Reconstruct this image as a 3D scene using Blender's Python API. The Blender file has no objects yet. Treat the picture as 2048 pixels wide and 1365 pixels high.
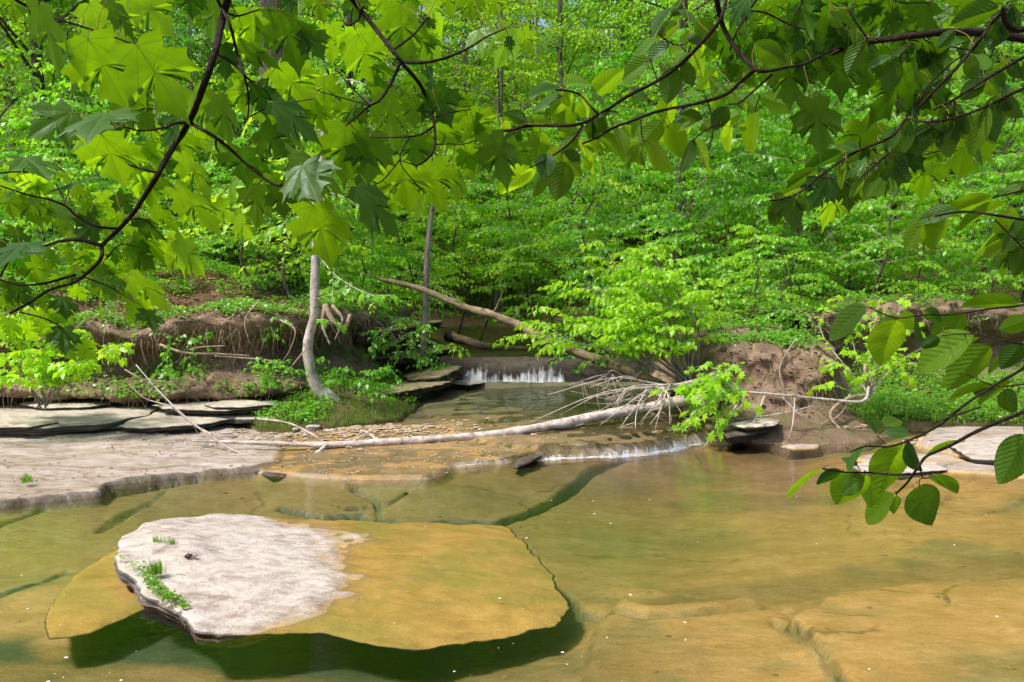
import bpy, math, random
import numpy as np
from mathutils import Vector
sc = bpy.context.scene
COL = sc.collection
R = math.radians
# ------------------------------------------------------------------ camera
F = 2048 * 28.0 / 36.0
PITCH = R(2.965)
CAMZ = 1.8
cd = bpy.data.cameras.new('camera'); cam = bpy.data.objects.new('camera', cd); COL.objects.link(cam)
cd.lens = 28.0; cd.sensor_width = 36.0; cd.sensor_fit = 'HORIZONTAL'
cd.clip_start = 0.05; cd.clip_end = 1000
cam.location = (0, 0, CAMZ); cam.rotation_euler = (R(90) - PITCH, 0, 0)
sc.camera = cam
# ------------------------------------------------------------------ sky, sun, exposure
SUN_EL, SUN_AZ = R(57), R(-118)          # azimuth measured from +Y towards +X
w = bpy.data.worlds.new("World"); sc.world = w; w.use_nodes = True
nt = w.node_tree; nt.nodes.clear()
sky = nt.nodes.new('ShaderNodeTexSky'); sky.sky_type = 'NISHITA'; sky.sun_disc = False
sky.sun_elevation = SUN_EL; sky.sun_rotation = SUN_AZ; sky.air_density = 1.0; sky.dust_density = 3.0; sky.ozone_density = 0.6
bg = nt.nodes.new('ShaderNodeBackground'); bg.inputs[1].default_value = 0.105
wo = nt.nodes.new('ShaderNodeOutputWorld')
nt.links.new(sky.outputs[0], bg.inputs[0]); nt.links.new(bg.outputs[0], wo.inputs[0])
ld = bpy.data.lights.new('sun', 'SUN'); ld.energy = 2.7; ld.angle = R(8); ld.color = (1.0, 0.96, 0.9)
sun = bpy.data.objects.new('sun', ld); COL.objects.link(sun)
sd = Vector((math.sin(SUN_AZ) * math.cos(SUN_EL), math.cos(SUN_AZ) * math.cos(SUN_EL), math.sin(SUN_EL)))
sun.rotation_euler = sd.to_track_quat('Z', 'Y').to_euler()
sc.view_settings.view_transform = 'Standard'; sc.view_settings.look = 'None'
sc.view_settings.exposure = 1.08; sc.view_settings.gamma = 1.0
cy = sc.cycles
cy.max_bounces = 8; cy.diffuse_bounces = 4; cy.glossy_bounces = 2; cy.transmission_bounces = 4
cy.transparent_max_bounces = 8; cy.caustics_reflective = False; cy.caustics_refractive = False
cy.sample_clamp_indirect = 3.0
cy.use_denoising = True
try:
    cy.denoiser = 'OPENIMAGEDENOISE'; cy.denoising_input_passes = 'RGB_ALBEDO_NORMAL'; cy.denoising_prefilter = 'ACCURATE'
except Exception: pass
# ------------------------------------------------------------------ helpers: pixels of the photograph <-> places
CP, SP = math.cos(PITCH), math.sin(PITCH)
def ray(px, py):
    r = (px - 1024) / F; u = -(py - 682.5) / F
    return np.array([r, CP + u * SP, -SP + u * CP])
def P(px, py, Y):                        # the point at ground distance Y seen at that place
    d = ray(px, py); return np.array([0, 0, CAMZ]) + d * (Y / d[1])
def G(px, py, z=0.0):                    # the point on the level z
    d = ray(px, py); return np.array([0, 0, CAMZ]) + d * ((z - CAMZ) / d[2])
def nrm(v, ax=-1):
    return v / (np.linalg.norm(v, axis=ax, keepdims=True) + 1e-9)
# noise ------------------------------------------------------------
def _h(ix, iy, iz, s):
    n = (ix * 374761393 + iy * 668265263 + iz * 2147483647 + s * 974711) & 0xffffffff
    n = ((n ^ (n >> 13)) * 1274126177) & 0xffffffff
    n = ((n ^ (n >> 16)) * 2246822519) & 0xffffffff
    return ((n ^ (n >> 15)) & 0xffff) / 65535.0
def vnoise(x, y, z=None, s=0):
    x = np.asarray(x, float); y = np.asarray(y, float); z = np.zeros_like(x) if z is None else np.asarray(z, float)
    ix = np.floor(x).astype(np.int64); iy = np.floor(y).astype(np.int64); iz = np.floor(z).astype(np.int64)
    fx, fy, fz = x - ix, y - iy, z - iz
    fx = fx * fx * (3 - 2 * fx); fy = fy * fy * (3 - 2 * fy); fz = fz * fz * (3 - 2 * fz)
    o = 0
    for a in (0, 1):
        for b in (0, 1):
            for c in (0, 1):
                wt = (fx if a else 1 - fx) * (fy if b else 1 - fy) * (fz if c else 1 - fz)
                o = o + wt * _h(ix + a, iy + b, iz + c, s)
    return o * 2 - 1
def fbm(x, y, z=None, s=0, o=4, g=0.5):
    t = 0; a = 1; n = 0
    x = np.asarray(x, float); y = np.asarray(y, float)
    for k in range(o):
        t = t + a * vnoise(x, y, z, s + k * 7); n += a
        x = x * 2.03 + 11.3; y = y * 2.03 + 5.7; z = None if z is None else np.asarray(z) * 2.03 + 3.1
        a *= g
    return t / n
def ss(a, b, v):
    t = np.clip((v - a) / (b - a), 0, 1); return t * t * (3 - 2 * t)
def seg_dist(x, y, poly, closed):
    d = np.full(np.shape(x), 1e9); n = len(poly)
    for i in range(n if closed else n - 1):
        ax, ay = poly[i][:2]; bx, by = poly[(i + 1) % n][:2]
        dx, dy = bx - ax, by - ay; L = dx * dx + dy * dy + 1e-12
        t = np.clip(((x - ax) * dx + (y - ay) * dy) / L, 0, 1)
        d = np.minimum(d, np.hypot(x - ax - t * dx, y - ay - t * dy))
    return d
def sdf(x, y, poly):                     # positive inside
    x = np.asarray(x, float); y = np.asarray(y, float)
    ins = np.zeros(x.shape, bool); n = len(poly)
    for i in range(n):
        ax, ay = poly[i][:2]; bx, by = poly[(i + 1) % n][:2]
        c = ((ay > y) != (by > y)) & (x < (bx - ax) * (y - ay) / ((by - ay) if by != ay else 1e-9) + ax)
        ins ^= c
    d = seg_dist(x, y, poly, True)
    return np.where(ins, d, -d)
def smooth_line(pts, n):                 # Catmull-Rom through the points, n samples, any dimension
    p = np.asarray(pts, float)
    if len(p) == 2: return p[0] + (p[1] - p[0]) * np.linspace(0, 1, n)[:, None]
    q = np.vstack([2 * p[0] - p[1], p, 2 * p[-1] - p[-2]])
    t = np.linspace(0, len(p) - 1 - 1e-6, n); i = t.astype(int); f = (t - i)[:, None]
    a, b, c, d = q[i], q[i + 1], q[i + 2], q[i + 3]
    return 0.5 * ((2 * b) + (c - a) * f + (2 * a - 5 * b + 4 * c - d) * f * f + (3 * b - a - 3 * c + d) * f ** 3)
# mesh builder -----------------------------------------------------
class MB:
    def __init__(s): s.V = []; s.Fs = []; s.n = 0; s.A = {}
    def add(s, V, *faces, **attrs):
        V = np.asarray(V, float).reshape(-1, 3)
        for f in faces: s.Fs.append(np.asarray(f, np.int64) + s.n)
        for k in set(list(s.A) + list(attrs)):
            if k not in s.A: s.A[k] = [np.zeros((s.n,) + np.shape(attrs[k])[1:])] if s.n else []
            s.A[k].append(np.asarray(attrs[k], float) if k in attrs else np.zeros((len(V),) + s.A[k][0].shape[1:]))
        s.V.append(V); s.n += len(V)
    def tube(s, pts, rad, ns=7, n=None, bump=0.0, seed=0, cap=True):
        pts = np.asarray(pts, float); rad = np.asarray(rad, float)
        if n:
            x = smooth_line(np.column_stack([pts, np.broadcast_to(rad, len(pts))]), n); pts, rad = x[:, :3], np.maximum(x[:, 3], 1e-4)
        rad = np.broadcast_to(rad, (len(pts),))
        t = np.gradient(pts, axis=0); t = nrm(t)
        ref = np.array([0.0, 0.0, 1.0]) if abs(t[:, 2]).mean() < 0.8 else np.array([1.0, 0.0, 0.0])
        u = nrm(np.cross(t, ref)); v = np.cross(t, u)
        a = np.linspace(0, 2 * np.pi, ns, endpoint=False)
        rr = rad[:, None] * np.ones(ns)
        if bump:
            k = 0.35 / max(rad.max(), 1e-3)
            arc = np.concatenate([[0], np.cumsum(np.linalg.norm(np.diff(pts, axis=0), axis=1))])
            rr = rr * (1 + bump * fbm(arc[:, None] * k * 2 + 0 * a, np.cos(a)[None] * 1.5 + 0 * arc[:, None], np.sin(a)[None] * 1.5 + 0 * arc[:, None], s=seed, o=3))
        V = pts[:, None] + rr[..., None] * (np.cos(a)[None, :, None] * u[:, None] + np.sin(a)[None, :, None] * v[:, None])
        m = len(pts); i = np.arange(m - 1)[:, None] * ns; j = np.arange(ns)[None]
        q = np.stack([i + j, i + (j + 1) % ns, i + ns + (j + 1) % ns, i + ns + j], -1).reshape(-1, 4)
        V = V.reshape(-1, 3)
        if cap:
            V = np.vstack([V, pts[0], pts[-1]]); b = m * ns
            j = np.arange(ns)
            c1 = np.stack([np.full(ns, b), (j + 1) % ns, j], -1); c2 = np.stack([np.full(ns, b + 1), (m - 1) * ns + j, (m - 1) * ns + (j + 1) % ns], -1)
            s.add(V, q, c1, c2)
        else: s.add(V, q)
    def grid(s, X, Y, Z, **attrs):
        m, n = X.shape; V = np.stack([X, Y, Z], -1).reshape(-1, 3)
        i = np.arange(m - 1)[:, None] * n; j = np.arange(n - 1)[None]
        q = np.stack([i + j, i + j + 1, i + n + j + 1, i + n + j], -1).reshape(-1, 4)
        s.add(V, q, **{k: np.asarray(v).reshape((m * n,) + np.shape(v)[2:]) for k, v in attrs.items()})
    def build(s, name, m, parent=None, smooth=True):
        me = bpy.data.meshes.new(name)
        V = np.vstack(s.V) if s.V else np.zeros((0, 3))
        me.vertices.add(len(V)); me.vertices.foreach_set('co', V.astype(np.float32).ravel())
        cnt = np.concatenate([np.full(len(f), f.shape[1]) for f in s.Fs]); idx = np.concatenate([f.ravel() for f in s.Fs])
        me.loops.add(len(idx)); me.loops.foreach_set('vertex_index', idx.astype(np.int32))
        me.polygons.add(len(cnt)); st = np.concatenate([[0], np.cumsum(cnt)[:-1]])
        me.polygons.foreach_set('loop_start', st.astype(np.int32)); me.polygons.foreach_set('loop_total', cnt.astype(np.int32))
        me.polygons.foreach_set('use_smooth', np.full(len(cnt), smooth))
        for k, L in s.A.items():
            a = np.concatenate(L)
            if a.ndim == 2:
                at = me.attributes.new(k, 'FLOAT_COLOR', 'POINT'); c = np.ones((len(a), 4)); c[:, :3] = a; at.data.foreach_set('color', c.astype(np.float32).ravel())
            else:
                at = me.attributes.new(k, 'FLOAT', 'POINT'); at.data.foreach_set('value', a.astype(np.float32))
        me.update(calc_edges=True); me.validate()
        me.materials.append(m)
        o = bpy.data.objects.new(name, me); COL.objects.link(o)
        if parent is not None: o.parent = parent
        return o
def tag(o, label=None, cat=None, group=None, kind=None):
    if label: o['label'] = label
    if cat: o['category'] = cat
    if group: o['group'] = group
    if kind: o['kind'] = kind
    return o
def empty(name, loc=(0, 0, 0), rz=0.0):
    o = bpy.data.objects.new(name, None); COL.objects.link(o); o.location = loc; o.rotation_euler = (0, 0, rz); o.empty_display_size = 0.1; return o
def copy_tree(o, parent=None):
    c = o.copy(); COL.objects.link(c); c.parent = parent
    for ch in KIDS.get(o.name, []): copy_tree(ch, c)
    return c
KIDS = {}
def kid(root, ch): KIDS.setdefault(root.name, []).append(ch); ch.parent = root; return ch
# ------------------------------------------------------------------ materials
class NT:
    def __init__(s, name):
        s.m = bpy.data.materials.new(name); s.m.use_nodes = True; s.t = s.m.node_tree; s.t.nodes.clear()
        s.out = s.n('ShaderNodeOutputMaterial')
    def n(s, typ, **kw):
        x = s.t.nodes.new(typ)
        for k, v in kw.items():
            if k[0] == '_': s.put(x.inputs[k[1:].replace('_', ' ')], v)
            else: setattr(x, k, v)
        return x
    def put(s, sock, v):
        if isinstance(v, bpy.types.NodeSocket): s.t.links.new(v, sock)
        elif isinstance(v, bpy.types.Node): s.t.links.new(v.outputs[0], sock)
        else:
            if isinstance(v, (tuple, list)) and sock.type == 'RGBA' and len(v) == 3: v = (*v, 1)
            sock.default_value = v
    def math(s, op, a, b=0.0, c=None, clamp=False):
        x = s.n('ShaderNodeMath', operation=op, use_clamp=clamp); s.put(x.inputs[0], a); s.put(x.inputs[1], b)
        if c is not None: s.put(x.inputs[2], c)
        return x.outputs[0]
    def mix(s, f, a, b, mode='MIX'):
        x = s.n('ShaderNodeMix', data_type='RGBA', blend_type=mode); s.put(x.inputs[0], f); s.put(x.inputs[6], a); s.put(x.inputs[7], b); return x.outputs[2]
    def noise(s, scale, det=4, rough=0.55, vec=None, out=0, dist=0.0):
        x = s.n('ShaderNodeTexNoise'); x.inputs['Scale'].default_value = scale; x.inputs['Detail'].default_value = det; x.inputs['Roughness'].default_value = rough; x.inputs['Distortion'].default_value = dist
        if vec is not None: s.put(x.inputs['Vector'], vec)
        return x.outputs[out]
    def ramp(s, f, *stops):
        x = s.n('ShaderNodeValToRGB'); s.put(x.inputs[0], f); e = x.color_ramp.elements
        while len(e) < len(stops): e.new(0.5)
        for k, (p, c) in enumerate(stops):
            e[k].position = p; e[k].color = (*c, 1) if isinstance(c, tuple) else (c, c, c, 1)
        return x.outputs[0]
    def geo(s): return s.n('ShaderNodeNewGeometry')
    def pos(s): return s.geo().outputs['Position']
    def obj(s): return s.n('ShaderNodeTexCoord').outputs['Object']
    def attr(s, name): return s.n('ShaderNodeAttribute', attribute_name=name)
    def scaled(s, vec, sc3):
        x = s.n('ShaderNodeMapping'); s.put(x.inputs[0], vec); x.inputs['Scale'].default_value = sc3; return x.outputs[0]
    def bump(s, h, strength=0.4, dist=0.02, normal=None):
        x = s.n('ShaderNodeBump'); x.inputs['Strength'].default_value = strength; x.inputs['Distance'].default_value = dist; s.put(x.inputs['Height'], h)
        if normal is not None: s.put(x.inputs['Normal'], normal)
        return x.outputs[0]
    def surf(s, sh): s.t.links.new(sh if isinstance(sh, bpy.types.NodeSocket) else sh.outputs[0], s.out.inputs[0]); return s.m
    def bsdf(s, col, rough=0.8, normal=None, spec=0.5):
        x = s.n('ShaderNodeBsdfPrincipled'); s.put(x.inputs['Base Color'], col); s.put(x.inputs['Roughness'], rough); s.put(x.inputs['Specular IOR Level'], spec)
        if normal is not None: s.put(x.inputs['Normal'], normal)
        return x.outputs[0]
def leaf_mat(name, c1, c2, t1, t2, gloss=0.10, rough=0.38, veins=None, tint=False):
    k = NT(name); isl = k.geo().outputs['Random Per Island']; orn = k.n('ShaderNodeObjectInfo').outputs['Random']
    f = k.math('ADD', k.math('MULTIPLY', isl, 0.5), k.math('MULTIPLY', orn, 0.5))
    if tint: f = k.math('ADD', k.math('MULTIPLY', isl, 0.15), k.math('MULTIPLY', k.attr('tint').outputs['Fac'], 0.85))
    dc = k.mix(f, c1, c2); tc = k.mix(f, t1, t2); nor = None
    if veins:
        lu = k.attr('lu').outputs['Fac']; lv = k.attr('lv').outputs['Fac']
        mid = k.math('ABSOLUTE', lu)
        if veins == 'pinnate':
            a = k.math('SUBTRACT', k.math('MULTIPLY', lv, 9.0), k.math('MULTIPLY', mid, 9.0))
            b = k.math('ABSOLUTE', k.math('SUBTRACT', k.math('FRACT', a), 0.5))
            dline = k.math('MULTIPLY', b, 0.11)
            dist = k.math('MINIMUM', mid, dline)
            ridge = b
        else:
            dist = mid
            for an in (42, -42, 80, -80):
                ca, sa = math.cos(R(an)), math.sin(R(an))
                d = k.math('ABSOLUTE', k.math('SUBTRACT', k.math('MULTIPLY', lu, ca), k.math('MULTIPLY', lv, sa)))
                al = k.math('ADD', k.math('MULTIPLY', lu, sa), k.math('MULTIPLY', lv, ca))
                d = k.math('ADD', d, k.math('MULTIPLY', k.math('LESS_THAN', al, 0.0), 1.0))
                dist = k.math('MINIMUM', dist, d)
            ridge = k.math('MULTIPLY', dist, 6.0, clamp=True)
        v = k.math('SUBTRACT', 1.0, k.math('DIVIDE', dist, 0.013), clamp=True)
        mott = k.noise(55.0, 3, 0.6, k.obj())
        dc = k.mix(k.math('MULTIPLY', mott, 0.35), dc, k.mix(0.5, dc, c1))
        tc = k.mix(k.math('MULTIPLY', v, 0.75), tc, k.mix(0.6, tc, (0.03, 0.06, 0.005)))
        dc = k.mix(k.math('MULTIPLY', v, 0.35), dc, (0.12, 0.2, 0.05))
        nor = k.bump(k.math('ADD', ridge, k.math('MULTIPLY', mott, 0.3)), 0.5, 0.004)
    d = k.n('ShaderNodeBsdfDiffuse', _Color=dc); t = k.n('ShaderNodeBsdfTranslucent', _Color=tc)
    g = k.n('ShaderNodeBsdfGlossy', _Roughness=rough); g.inputs['Color'].default_value = (0.9, 0.95, 1, 1)
    if nor is not None:
        for x in (d, g): k.put(x.inputs['Normal'], nor)
    a = k.n('ShaderNodeAddShader'); k.put(a.inputs[0], d); k.put(a.inputs[1], t)
    fr = k.n('ShaderNodeLayerWeight'); fr.inputs['Blend'].default_value = 0.35
    mx = k.n('ShaderNodeMixShader'); k.put(mx.inputs[0], k.math('ADD', k.math('MULTIPLY', fr.outputs['Facing'], gloss * 1.6), gloss * 0.35)); k.put(mx.inputs[1], a); k.put(mx.inputs[2], g)
    return k.surf(mx)
def bark_mat(name, c1, c2, scale=(14, 14, 3), moss=0.0, bump=0.6):
    k = NT(name); o = k.obj(); v = k.scaled(o, scale)
    n1 = k.noise(1.0, 5, 0.65, v); n2 = k.noise(5, 3, 0.6, o)
    c = k.ramp(n1, (0.3, c1), (0.62, c2)); c = k.mix(k.ramp(n2, (0.45, 0.0), (0.7, 0.6)), c, tuple(0.6 * a for a in c2))
    sp = k.noise(1.0, 4, 0.7, k.scaled(o, tuple(1.9 * a for a in scale)), dist=1.2); c = k.mix(k.ramp(sp, (0.54, 0.0), (0.64, 0.75)), c, tuple(0.4 * a for a in c1)); c = k.mix(k.ramp(sp, (0.30, 0.6), (0.40, 0.0)), c, tuple(min(1, 1.25 * a) for a in c2))
    if moss: c = k.mix(k.math('MULTIPLY', k.ramp(k.noise(3.0, 4, 0.6, o), (0.5, 0.0), (0.62, 1.0)), moss), c, (0.055, 0.08, 0.015))
    return k.surf(k.bsdf(c, 0.9, k.bump(k.math('ADD', n1, k.math('MULTIPLY', n2, 0.5)), min(1, bump * 1.4), 0.025), 0.2))
M = {}
M['leaf_mid'] = leaf_mat('leaf_mid', (0.06, 0.15, 0.007), (0.135, 0.25, 0.009), (0.11, 0.32, 0.006), (0.27, 0.48, 0.008), .028)
M['leaf_yellow'] = leaf_mat('leaf_yellow', (0.10, 0.21, 0.007), (0.20, 0.31, 0.009), (0.20, 0.42, 0.006), (0.40, 0.56, 0.008), .028)
M['leaf_cool'] = leaf_mat('leaf_cool', (0.05, 0.145, 0.010), (0.105, 0.22, 0.011), (0.09, 0.32, 0.009), (0.21, 0.45, 0.010), .045)
M['leaf_low'] = leaf_mat('leaf_low', (0.04, 0.12, 0.008), (0.09, 0.19, 0.010), (0.07, 0.24, 0.008), (0.15, 0.34, 0.010), .05)
M['leaf_maple'] = leaf_mat('leaf_maple', (0.012, 0.042, 0.005), (0.07, 0.15, 0.004), (0.018, 0.075, 0.001), (0.31, 0.53, 0.004), 0.022, 0.42, 'palmate', True)
M['leaf_round'] = leaf_mat('leaf_round', (0.012, 0.040, 0.005), (0.07, 0.15, 0.004), (0.018, 0.070, 0.001), (0.34, 0.54, 0.005), 0.022, 0.42, 'pinnate', True)
M['grass'] = leaf_mat('grass_blade', (0.05, 0.12, 0.01), (0.10, 0.18, 0.012), (0.10, 0.22, 0.01), (0.18, 0.30, 0.012), 0.05)
M['litter'] = leaf_mat('leaf_litter', (0.11, 0.06, 0.03), (0.26, 0.17, 0.10), (0.06, 0.03, 0.01), (0.12, 0.07, 0.03), 0.03, 0.6)
M['bark_grey'] = bark_mat('bark_grey', (0.10, 0.085, 0.065), (0.30, 0.27, 0.22), (9, 9, 3))
M['bark_pale'] = bark_mat('bark_pale', (0.22, 0.19, 0.15), (0.52, 0.475, 0.41), (8, 8, 5), 0.0, 0.35)
M['bark_dark'] = bark_mat('bark_dark', (0.022, 0.017, 0.012), (0.115, 0.10, 0.078), (13, 13, 1.1), 0.4, 1.0)
M['bark_under'] = bark_mat('bark_sapling', (0.04, 0.032, 0.02), (0.13, 0.11, 0.08), (12, 12, 4))
M['bark_twig'] = bark_mat('bark_twig', (0.010, 0.006, 0.004), (0.032, 0.019, 0.012), (60, 60, 60), 0.0, 0.5)
M['wood_pale'] = bark_mat('wood_pale', (0.30, 0.235, 0.195), (0.62, 0.53, 0.465), (7, 7, 7), 0.0, 0.35)
M['wood_brown'] = bark_mat('wood_brown', (0.09, 0.065, 0.035), (0.27, 0.21, 0.13), (7, 7, 7), 0.45, 0.5)
M['wood_dark'] = bark_mat('wood_dark', (0.05, 0.035, 0.02), (0.15, 0.11, 0.07), (7, 7, 7), 0.4, 0.5)
M['root'] = bark_mat('root_wood', (0.13, 0.09, 0.06), (0.40, 0.31, 0.22), (9, 9, 9), 0.0, 0.4)
# creek bed: the vertex colour is the stone's own colour with some shade painted in; noises add grain, silt and lichen
k = NT('creek_bed_stone'); po = k.pos(); vc = k.attr('col').outputs['Color']; dry = k.attr('dry').outputs['Fac']
flat = k.scaled(po, (1, 2.2, 1))
n1 = k.noise(9, 6, 0.7, flat); n2 = k.noise(60, 4, 0.7, po); n3 = k.noise(2.2, 5, 0.6, flat)
c = k.mix(k.ramp(n1, (0.3, 0.55), (0.7, 0.0)), vc, k.mix(1.0, vc, (0.52, 0.46, 0.38), 'MULTIPLY'))
c = k.mix(k.ramp(n3, (0.42, 0.6), (0.62, 0.0)), c, k.mix(1.0, c, (0.66, 0.66, 0.50), 'MULTIPLY'))
c = k.mix(k.ramp(n2, (0.35, 0.5), (0.55, 0.0)), c, k.mix(1.0, c, (0.62, 0.58, 0.54), 'MULTIPLY'))
n4 = k.noise(1.0, 6, 0.72, k.scaled(po, (2.4, 7, 3)), dist=0.8)
c = k.mix(k.math('MULTIPLY', k.ramp(n4, (0.50, 0.0), (0.60, 0.75)), dry), c, k.mix(1.0, c, (0.55, 0.47, 0.38), 'MULTIPLY'))
c = k.mix(k.math('MULTIPLY', k.ramp(n4, (0.30, 0.8), (0.42, 0.0)), dry), c, (0.52, 0.46, 0.43))
wv = k.n('ShaderNodeVectorMath', operation='ADD'); k.put(wv.inputs[0], k.scaled(po, (.62, .95, 0))); k.put(wv.inputs[1], k.n('ShaderNodeVectorMath', operation='SCALE', _Scale=0.35)); vs = wv.inputs[1].links[0].from_node; k.put(vs.inputs[0], k.noise(1.6, 4, 0.6, po, 1))
vo = k.n('ShaderNodeTexVoronoi', feature='DISTANCE_TO_EDGE'); k.put(vo.inputs['Vector'], wv.outputs[0]); vo.inputs['Scale'].default_value = 1.0
jn = k.math('MULTIPLY', k.ramp(vo.outputs[0], (0.003, 1.0), (0.014, 0.0)), k.ramp(k.noise(.9, 3, 0.5, po), (0.51, 0.0), (0.57, 0.75)))
c = k.mix(jn, c, k.mix(1.0, c, (0.36, 0.37, 0.30), 'MULTIPLY'))
M['bed'] = k.surf(k.bsdf(c, k.math('ADD', k.math('MULTIPLY', dry, 0.55), 0.35), k.bump(k.math('ADD', n1, k.math('MULTIPLY', n2, 0.35)), 0.55, 0.03), 0.35))
def rock_mat(name, base, dark, lich, wet_z=None):
    k = NT(name); po = k.pos(); n1 = k.noise(7, 6, 0.7, k.scaled(po, (1, 1.6, 1))); n2 = k.noise(55, 4, 0.7, po); n3 = k.noise(2.6, 4, 0.6, po)
    nz = k.n('ShaderNodeSeparateXYZ'); k.put(nz.inputs[0], k.geo().outputs['Normal'])
    sep = k.n('ShaderNodeSeparateXYZ'); k.put(sep.inputs[0], po)
    lay = k.noise(1.0, 3, 0.6, k.scaled(po, (2.5, 2.5, 70)))
    c = k.ramp(n1, (0.28, dark), (0.55, base), (0.8, tuple(min(1, a * 1.18) for a in base)))
    c = k.mix(k.ramp(n3, (0.5, 0.0), (0.68, 0.55)), c, lich)
    c = k.mix(k.ramp(n2, (0.36, 0.55), (0.52, 0.0)), c, k.mix(1.0, c, (0.5, 0.47, 0.45), 'MULTIPLY'))
    n4 = k.noise(1.0, 6, 0.72, k.scaled(po, (2.6, 5, 3)), dist=0.8)
    c = k.mix(k.ramp(n4, (0.52, 0.0), (0.62, 0.7)), c, k.mix(1.0, c, (0.55, 0.46, 0.40), 'MULTIPLY'))
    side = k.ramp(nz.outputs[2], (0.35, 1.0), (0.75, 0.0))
    if wet_z is not None:
        wz = k.math('ADD', sep.outputs[2], k.math('MULTIPLY', k.math('SUBTRACT', n1, 0.5), 0.03))
        wet = k.ramp(k.math('MULTIPLY_ADD', wz, 20.0, 0.5), (0.30, 1.0), (0.66, 0.0))
        silt = k.ramp(k.noise(3.0, 5, 0.6, k.scaled(po, (1, 2.5, 1))), (0.3, (0.37, 0.225, 0.055)), (0.52, (0.54, 0.32, 0.075)), (0.75, (0.60, 0.38, 0.12)))
        silt = k.mix(k.ramp(n2, (0.3, 0.45), (0.6, 0.0)), silt, k.mix(1.0, silt, (0.6, 0.6, 0.55), 'MULTIPLY'))
        ol = k.noise(1.3, 4, 0.6, po); silt = k.mix(k.ramp(ol, (0.42, 0.0), (0.62, 0.75)), silt, (0.30, 0.25, 0.05))
        damp = k.ramp(k.math('MULTIPLY_ADD', wz, 20.0, 0.5), (0.50, 1.0), (1.0, 0.0)); c = k.mix(k.math('MULTIPLY', damp, 0.8), c, k.mix(1.0, c, (0.60, 0.47, 0.30), 'MULTIPLY'))
        c = k.mix(wet, c, silt)
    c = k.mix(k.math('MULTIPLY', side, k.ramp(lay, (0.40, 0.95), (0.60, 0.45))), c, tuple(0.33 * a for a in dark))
    return k.surf(k.bsdf(c, 0.85, k.bump(k.math('ADD', n1, k.math('MULTIPLY', n2, 0.4)), 0.6, 0.03), 0.3))
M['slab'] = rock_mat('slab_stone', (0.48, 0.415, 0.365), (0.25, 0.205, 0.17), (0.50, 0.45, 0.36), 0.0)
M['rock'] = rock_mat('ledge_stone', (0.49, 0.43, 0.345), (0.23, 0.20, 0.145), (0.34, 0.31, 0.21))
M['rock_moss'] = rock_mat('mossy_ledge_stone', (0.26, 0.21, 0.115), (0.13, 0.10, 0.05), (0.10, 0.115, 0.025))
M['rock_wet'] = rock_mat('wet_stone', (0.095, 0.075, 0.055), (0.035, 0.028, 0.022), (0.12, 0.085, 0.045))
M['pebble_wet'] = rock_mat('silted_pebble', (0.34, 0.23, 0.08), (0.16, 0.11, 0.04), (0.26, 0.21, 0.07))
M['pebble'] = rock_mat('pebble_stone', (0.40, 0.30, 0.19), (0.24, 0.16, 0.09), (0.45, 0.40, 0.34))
# ground
k = NT('forest_floor'); po = k.pos(); vc = k.attr('col').outputs['Color']
n1 = k.noise(11, 6, 0.7, po); n2 = k.noise(1.6, 4, 0.6, po); n3 = k.noise(45, 3, 0.7, po)
c = k.mix(k.ramp(n1, (0.35, 0.75), (0.65, 0.0)), vc, k.mix(1.0, vc, (0.42, 0.36, 0.30), 'MULTIPLY'))
c = k.mix(k.ramp(n3, (0.52, 0.0), (0.7, 0.5)), c, k.mix(1.0, c, (1.7, 1.5, 1.35), 'MULTIPLY'))
M['ground'] = k.surf(k.bsdf(c, 0.95, k.bump(k.math('ADD', n1, k.math('MULTIPLY', n3, 0.5)), 0.9, 0.06), 0.1))
k = NT('bank_earth'); po = k.pos(); n1 = k.noise(6, 6, 0.7, po); n2 = k.noise(38, 4, 0.7, po); n3 = k.noise(1.2, 4, 0.6, po)
nz = k.n('ShaderNodeSeparateXYZ'); k.put(nz.inputs[0], k.geo().outputs['Normal'])
c = k.ramp(n1, (0.28, (0.14, 0.09, 0.058)), (0.55, (0.33, 0.23, 0.155)), (0.78, (0.46, 0.345, 0.255)))
c = k.mix(k.ramp(n2, (0.35, 0.6), (0.55, 0.0)), c, k.mix(1.0, c, (0.5, 0.45, 0.4), 'MULTIPLY'))
c = k.mix(k.ramp(n3, (0.52, 0.0), (0.66, 0.5)), c, (0.085, 0.085, 0.03))
c = k.mix(k.ramp(nz.outputs[2], (0.75, 0.0), (0.95, 0.7)), c, k.mix(k.ramp(n1, (0.45, 0.0), (0.6, 1.0)), (0.17, 0.11, 0.07), (0.08, 0.10, 0.025)))
M['bank'] = k.surf(k.bsdf(c, 0.95, k.bump(k.math('ADD', n1, k.math('MULTIPLY', n2, 0.5)), 0.9, 0.07), 0.1))
# water
def water_mat(name, vol, tint, sx, amp, rip):
    k = NT(name); po = k.pos()
    n1 = k.noise(1.0, 3, 0.55, k.scaled(po, sx)); n2 = k.noise(1.0, 2, 0.5, k.scaled(po, tuple(3.3 * a for a in sx)))
    h = k.math('ADD', n1, k.math('MULTIPLY', n2, 0.35))
    nor = k.bump(h, amp, rip)
    fr = k.n('ShaderNodeFresnel', _IOR=1.62); k.put(fr.inputs['Normal'], nor)
    g = k.n('ShaderNodeBsdfGlossy', _Roughness=0.03, _Normal=nor); t = k.n('ShaderNodeBsdfTransparent', _Color=tint)
    mx = k.n('ShaderNodeMixShader'); k.put(mx.inputs[0], fr.outputs[0]); k.put(mx.inputs[1], t); k.put(mx.inputs[2], g)
    if vol:
        va = k.n('ShaderNodeVolumeAbsorption', _Color=vol[0], _Density=vol[1]); k.t.links.new(va.outputs[0], k.out.inputs[1])
    m = k.surf(mx); return m
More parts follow.
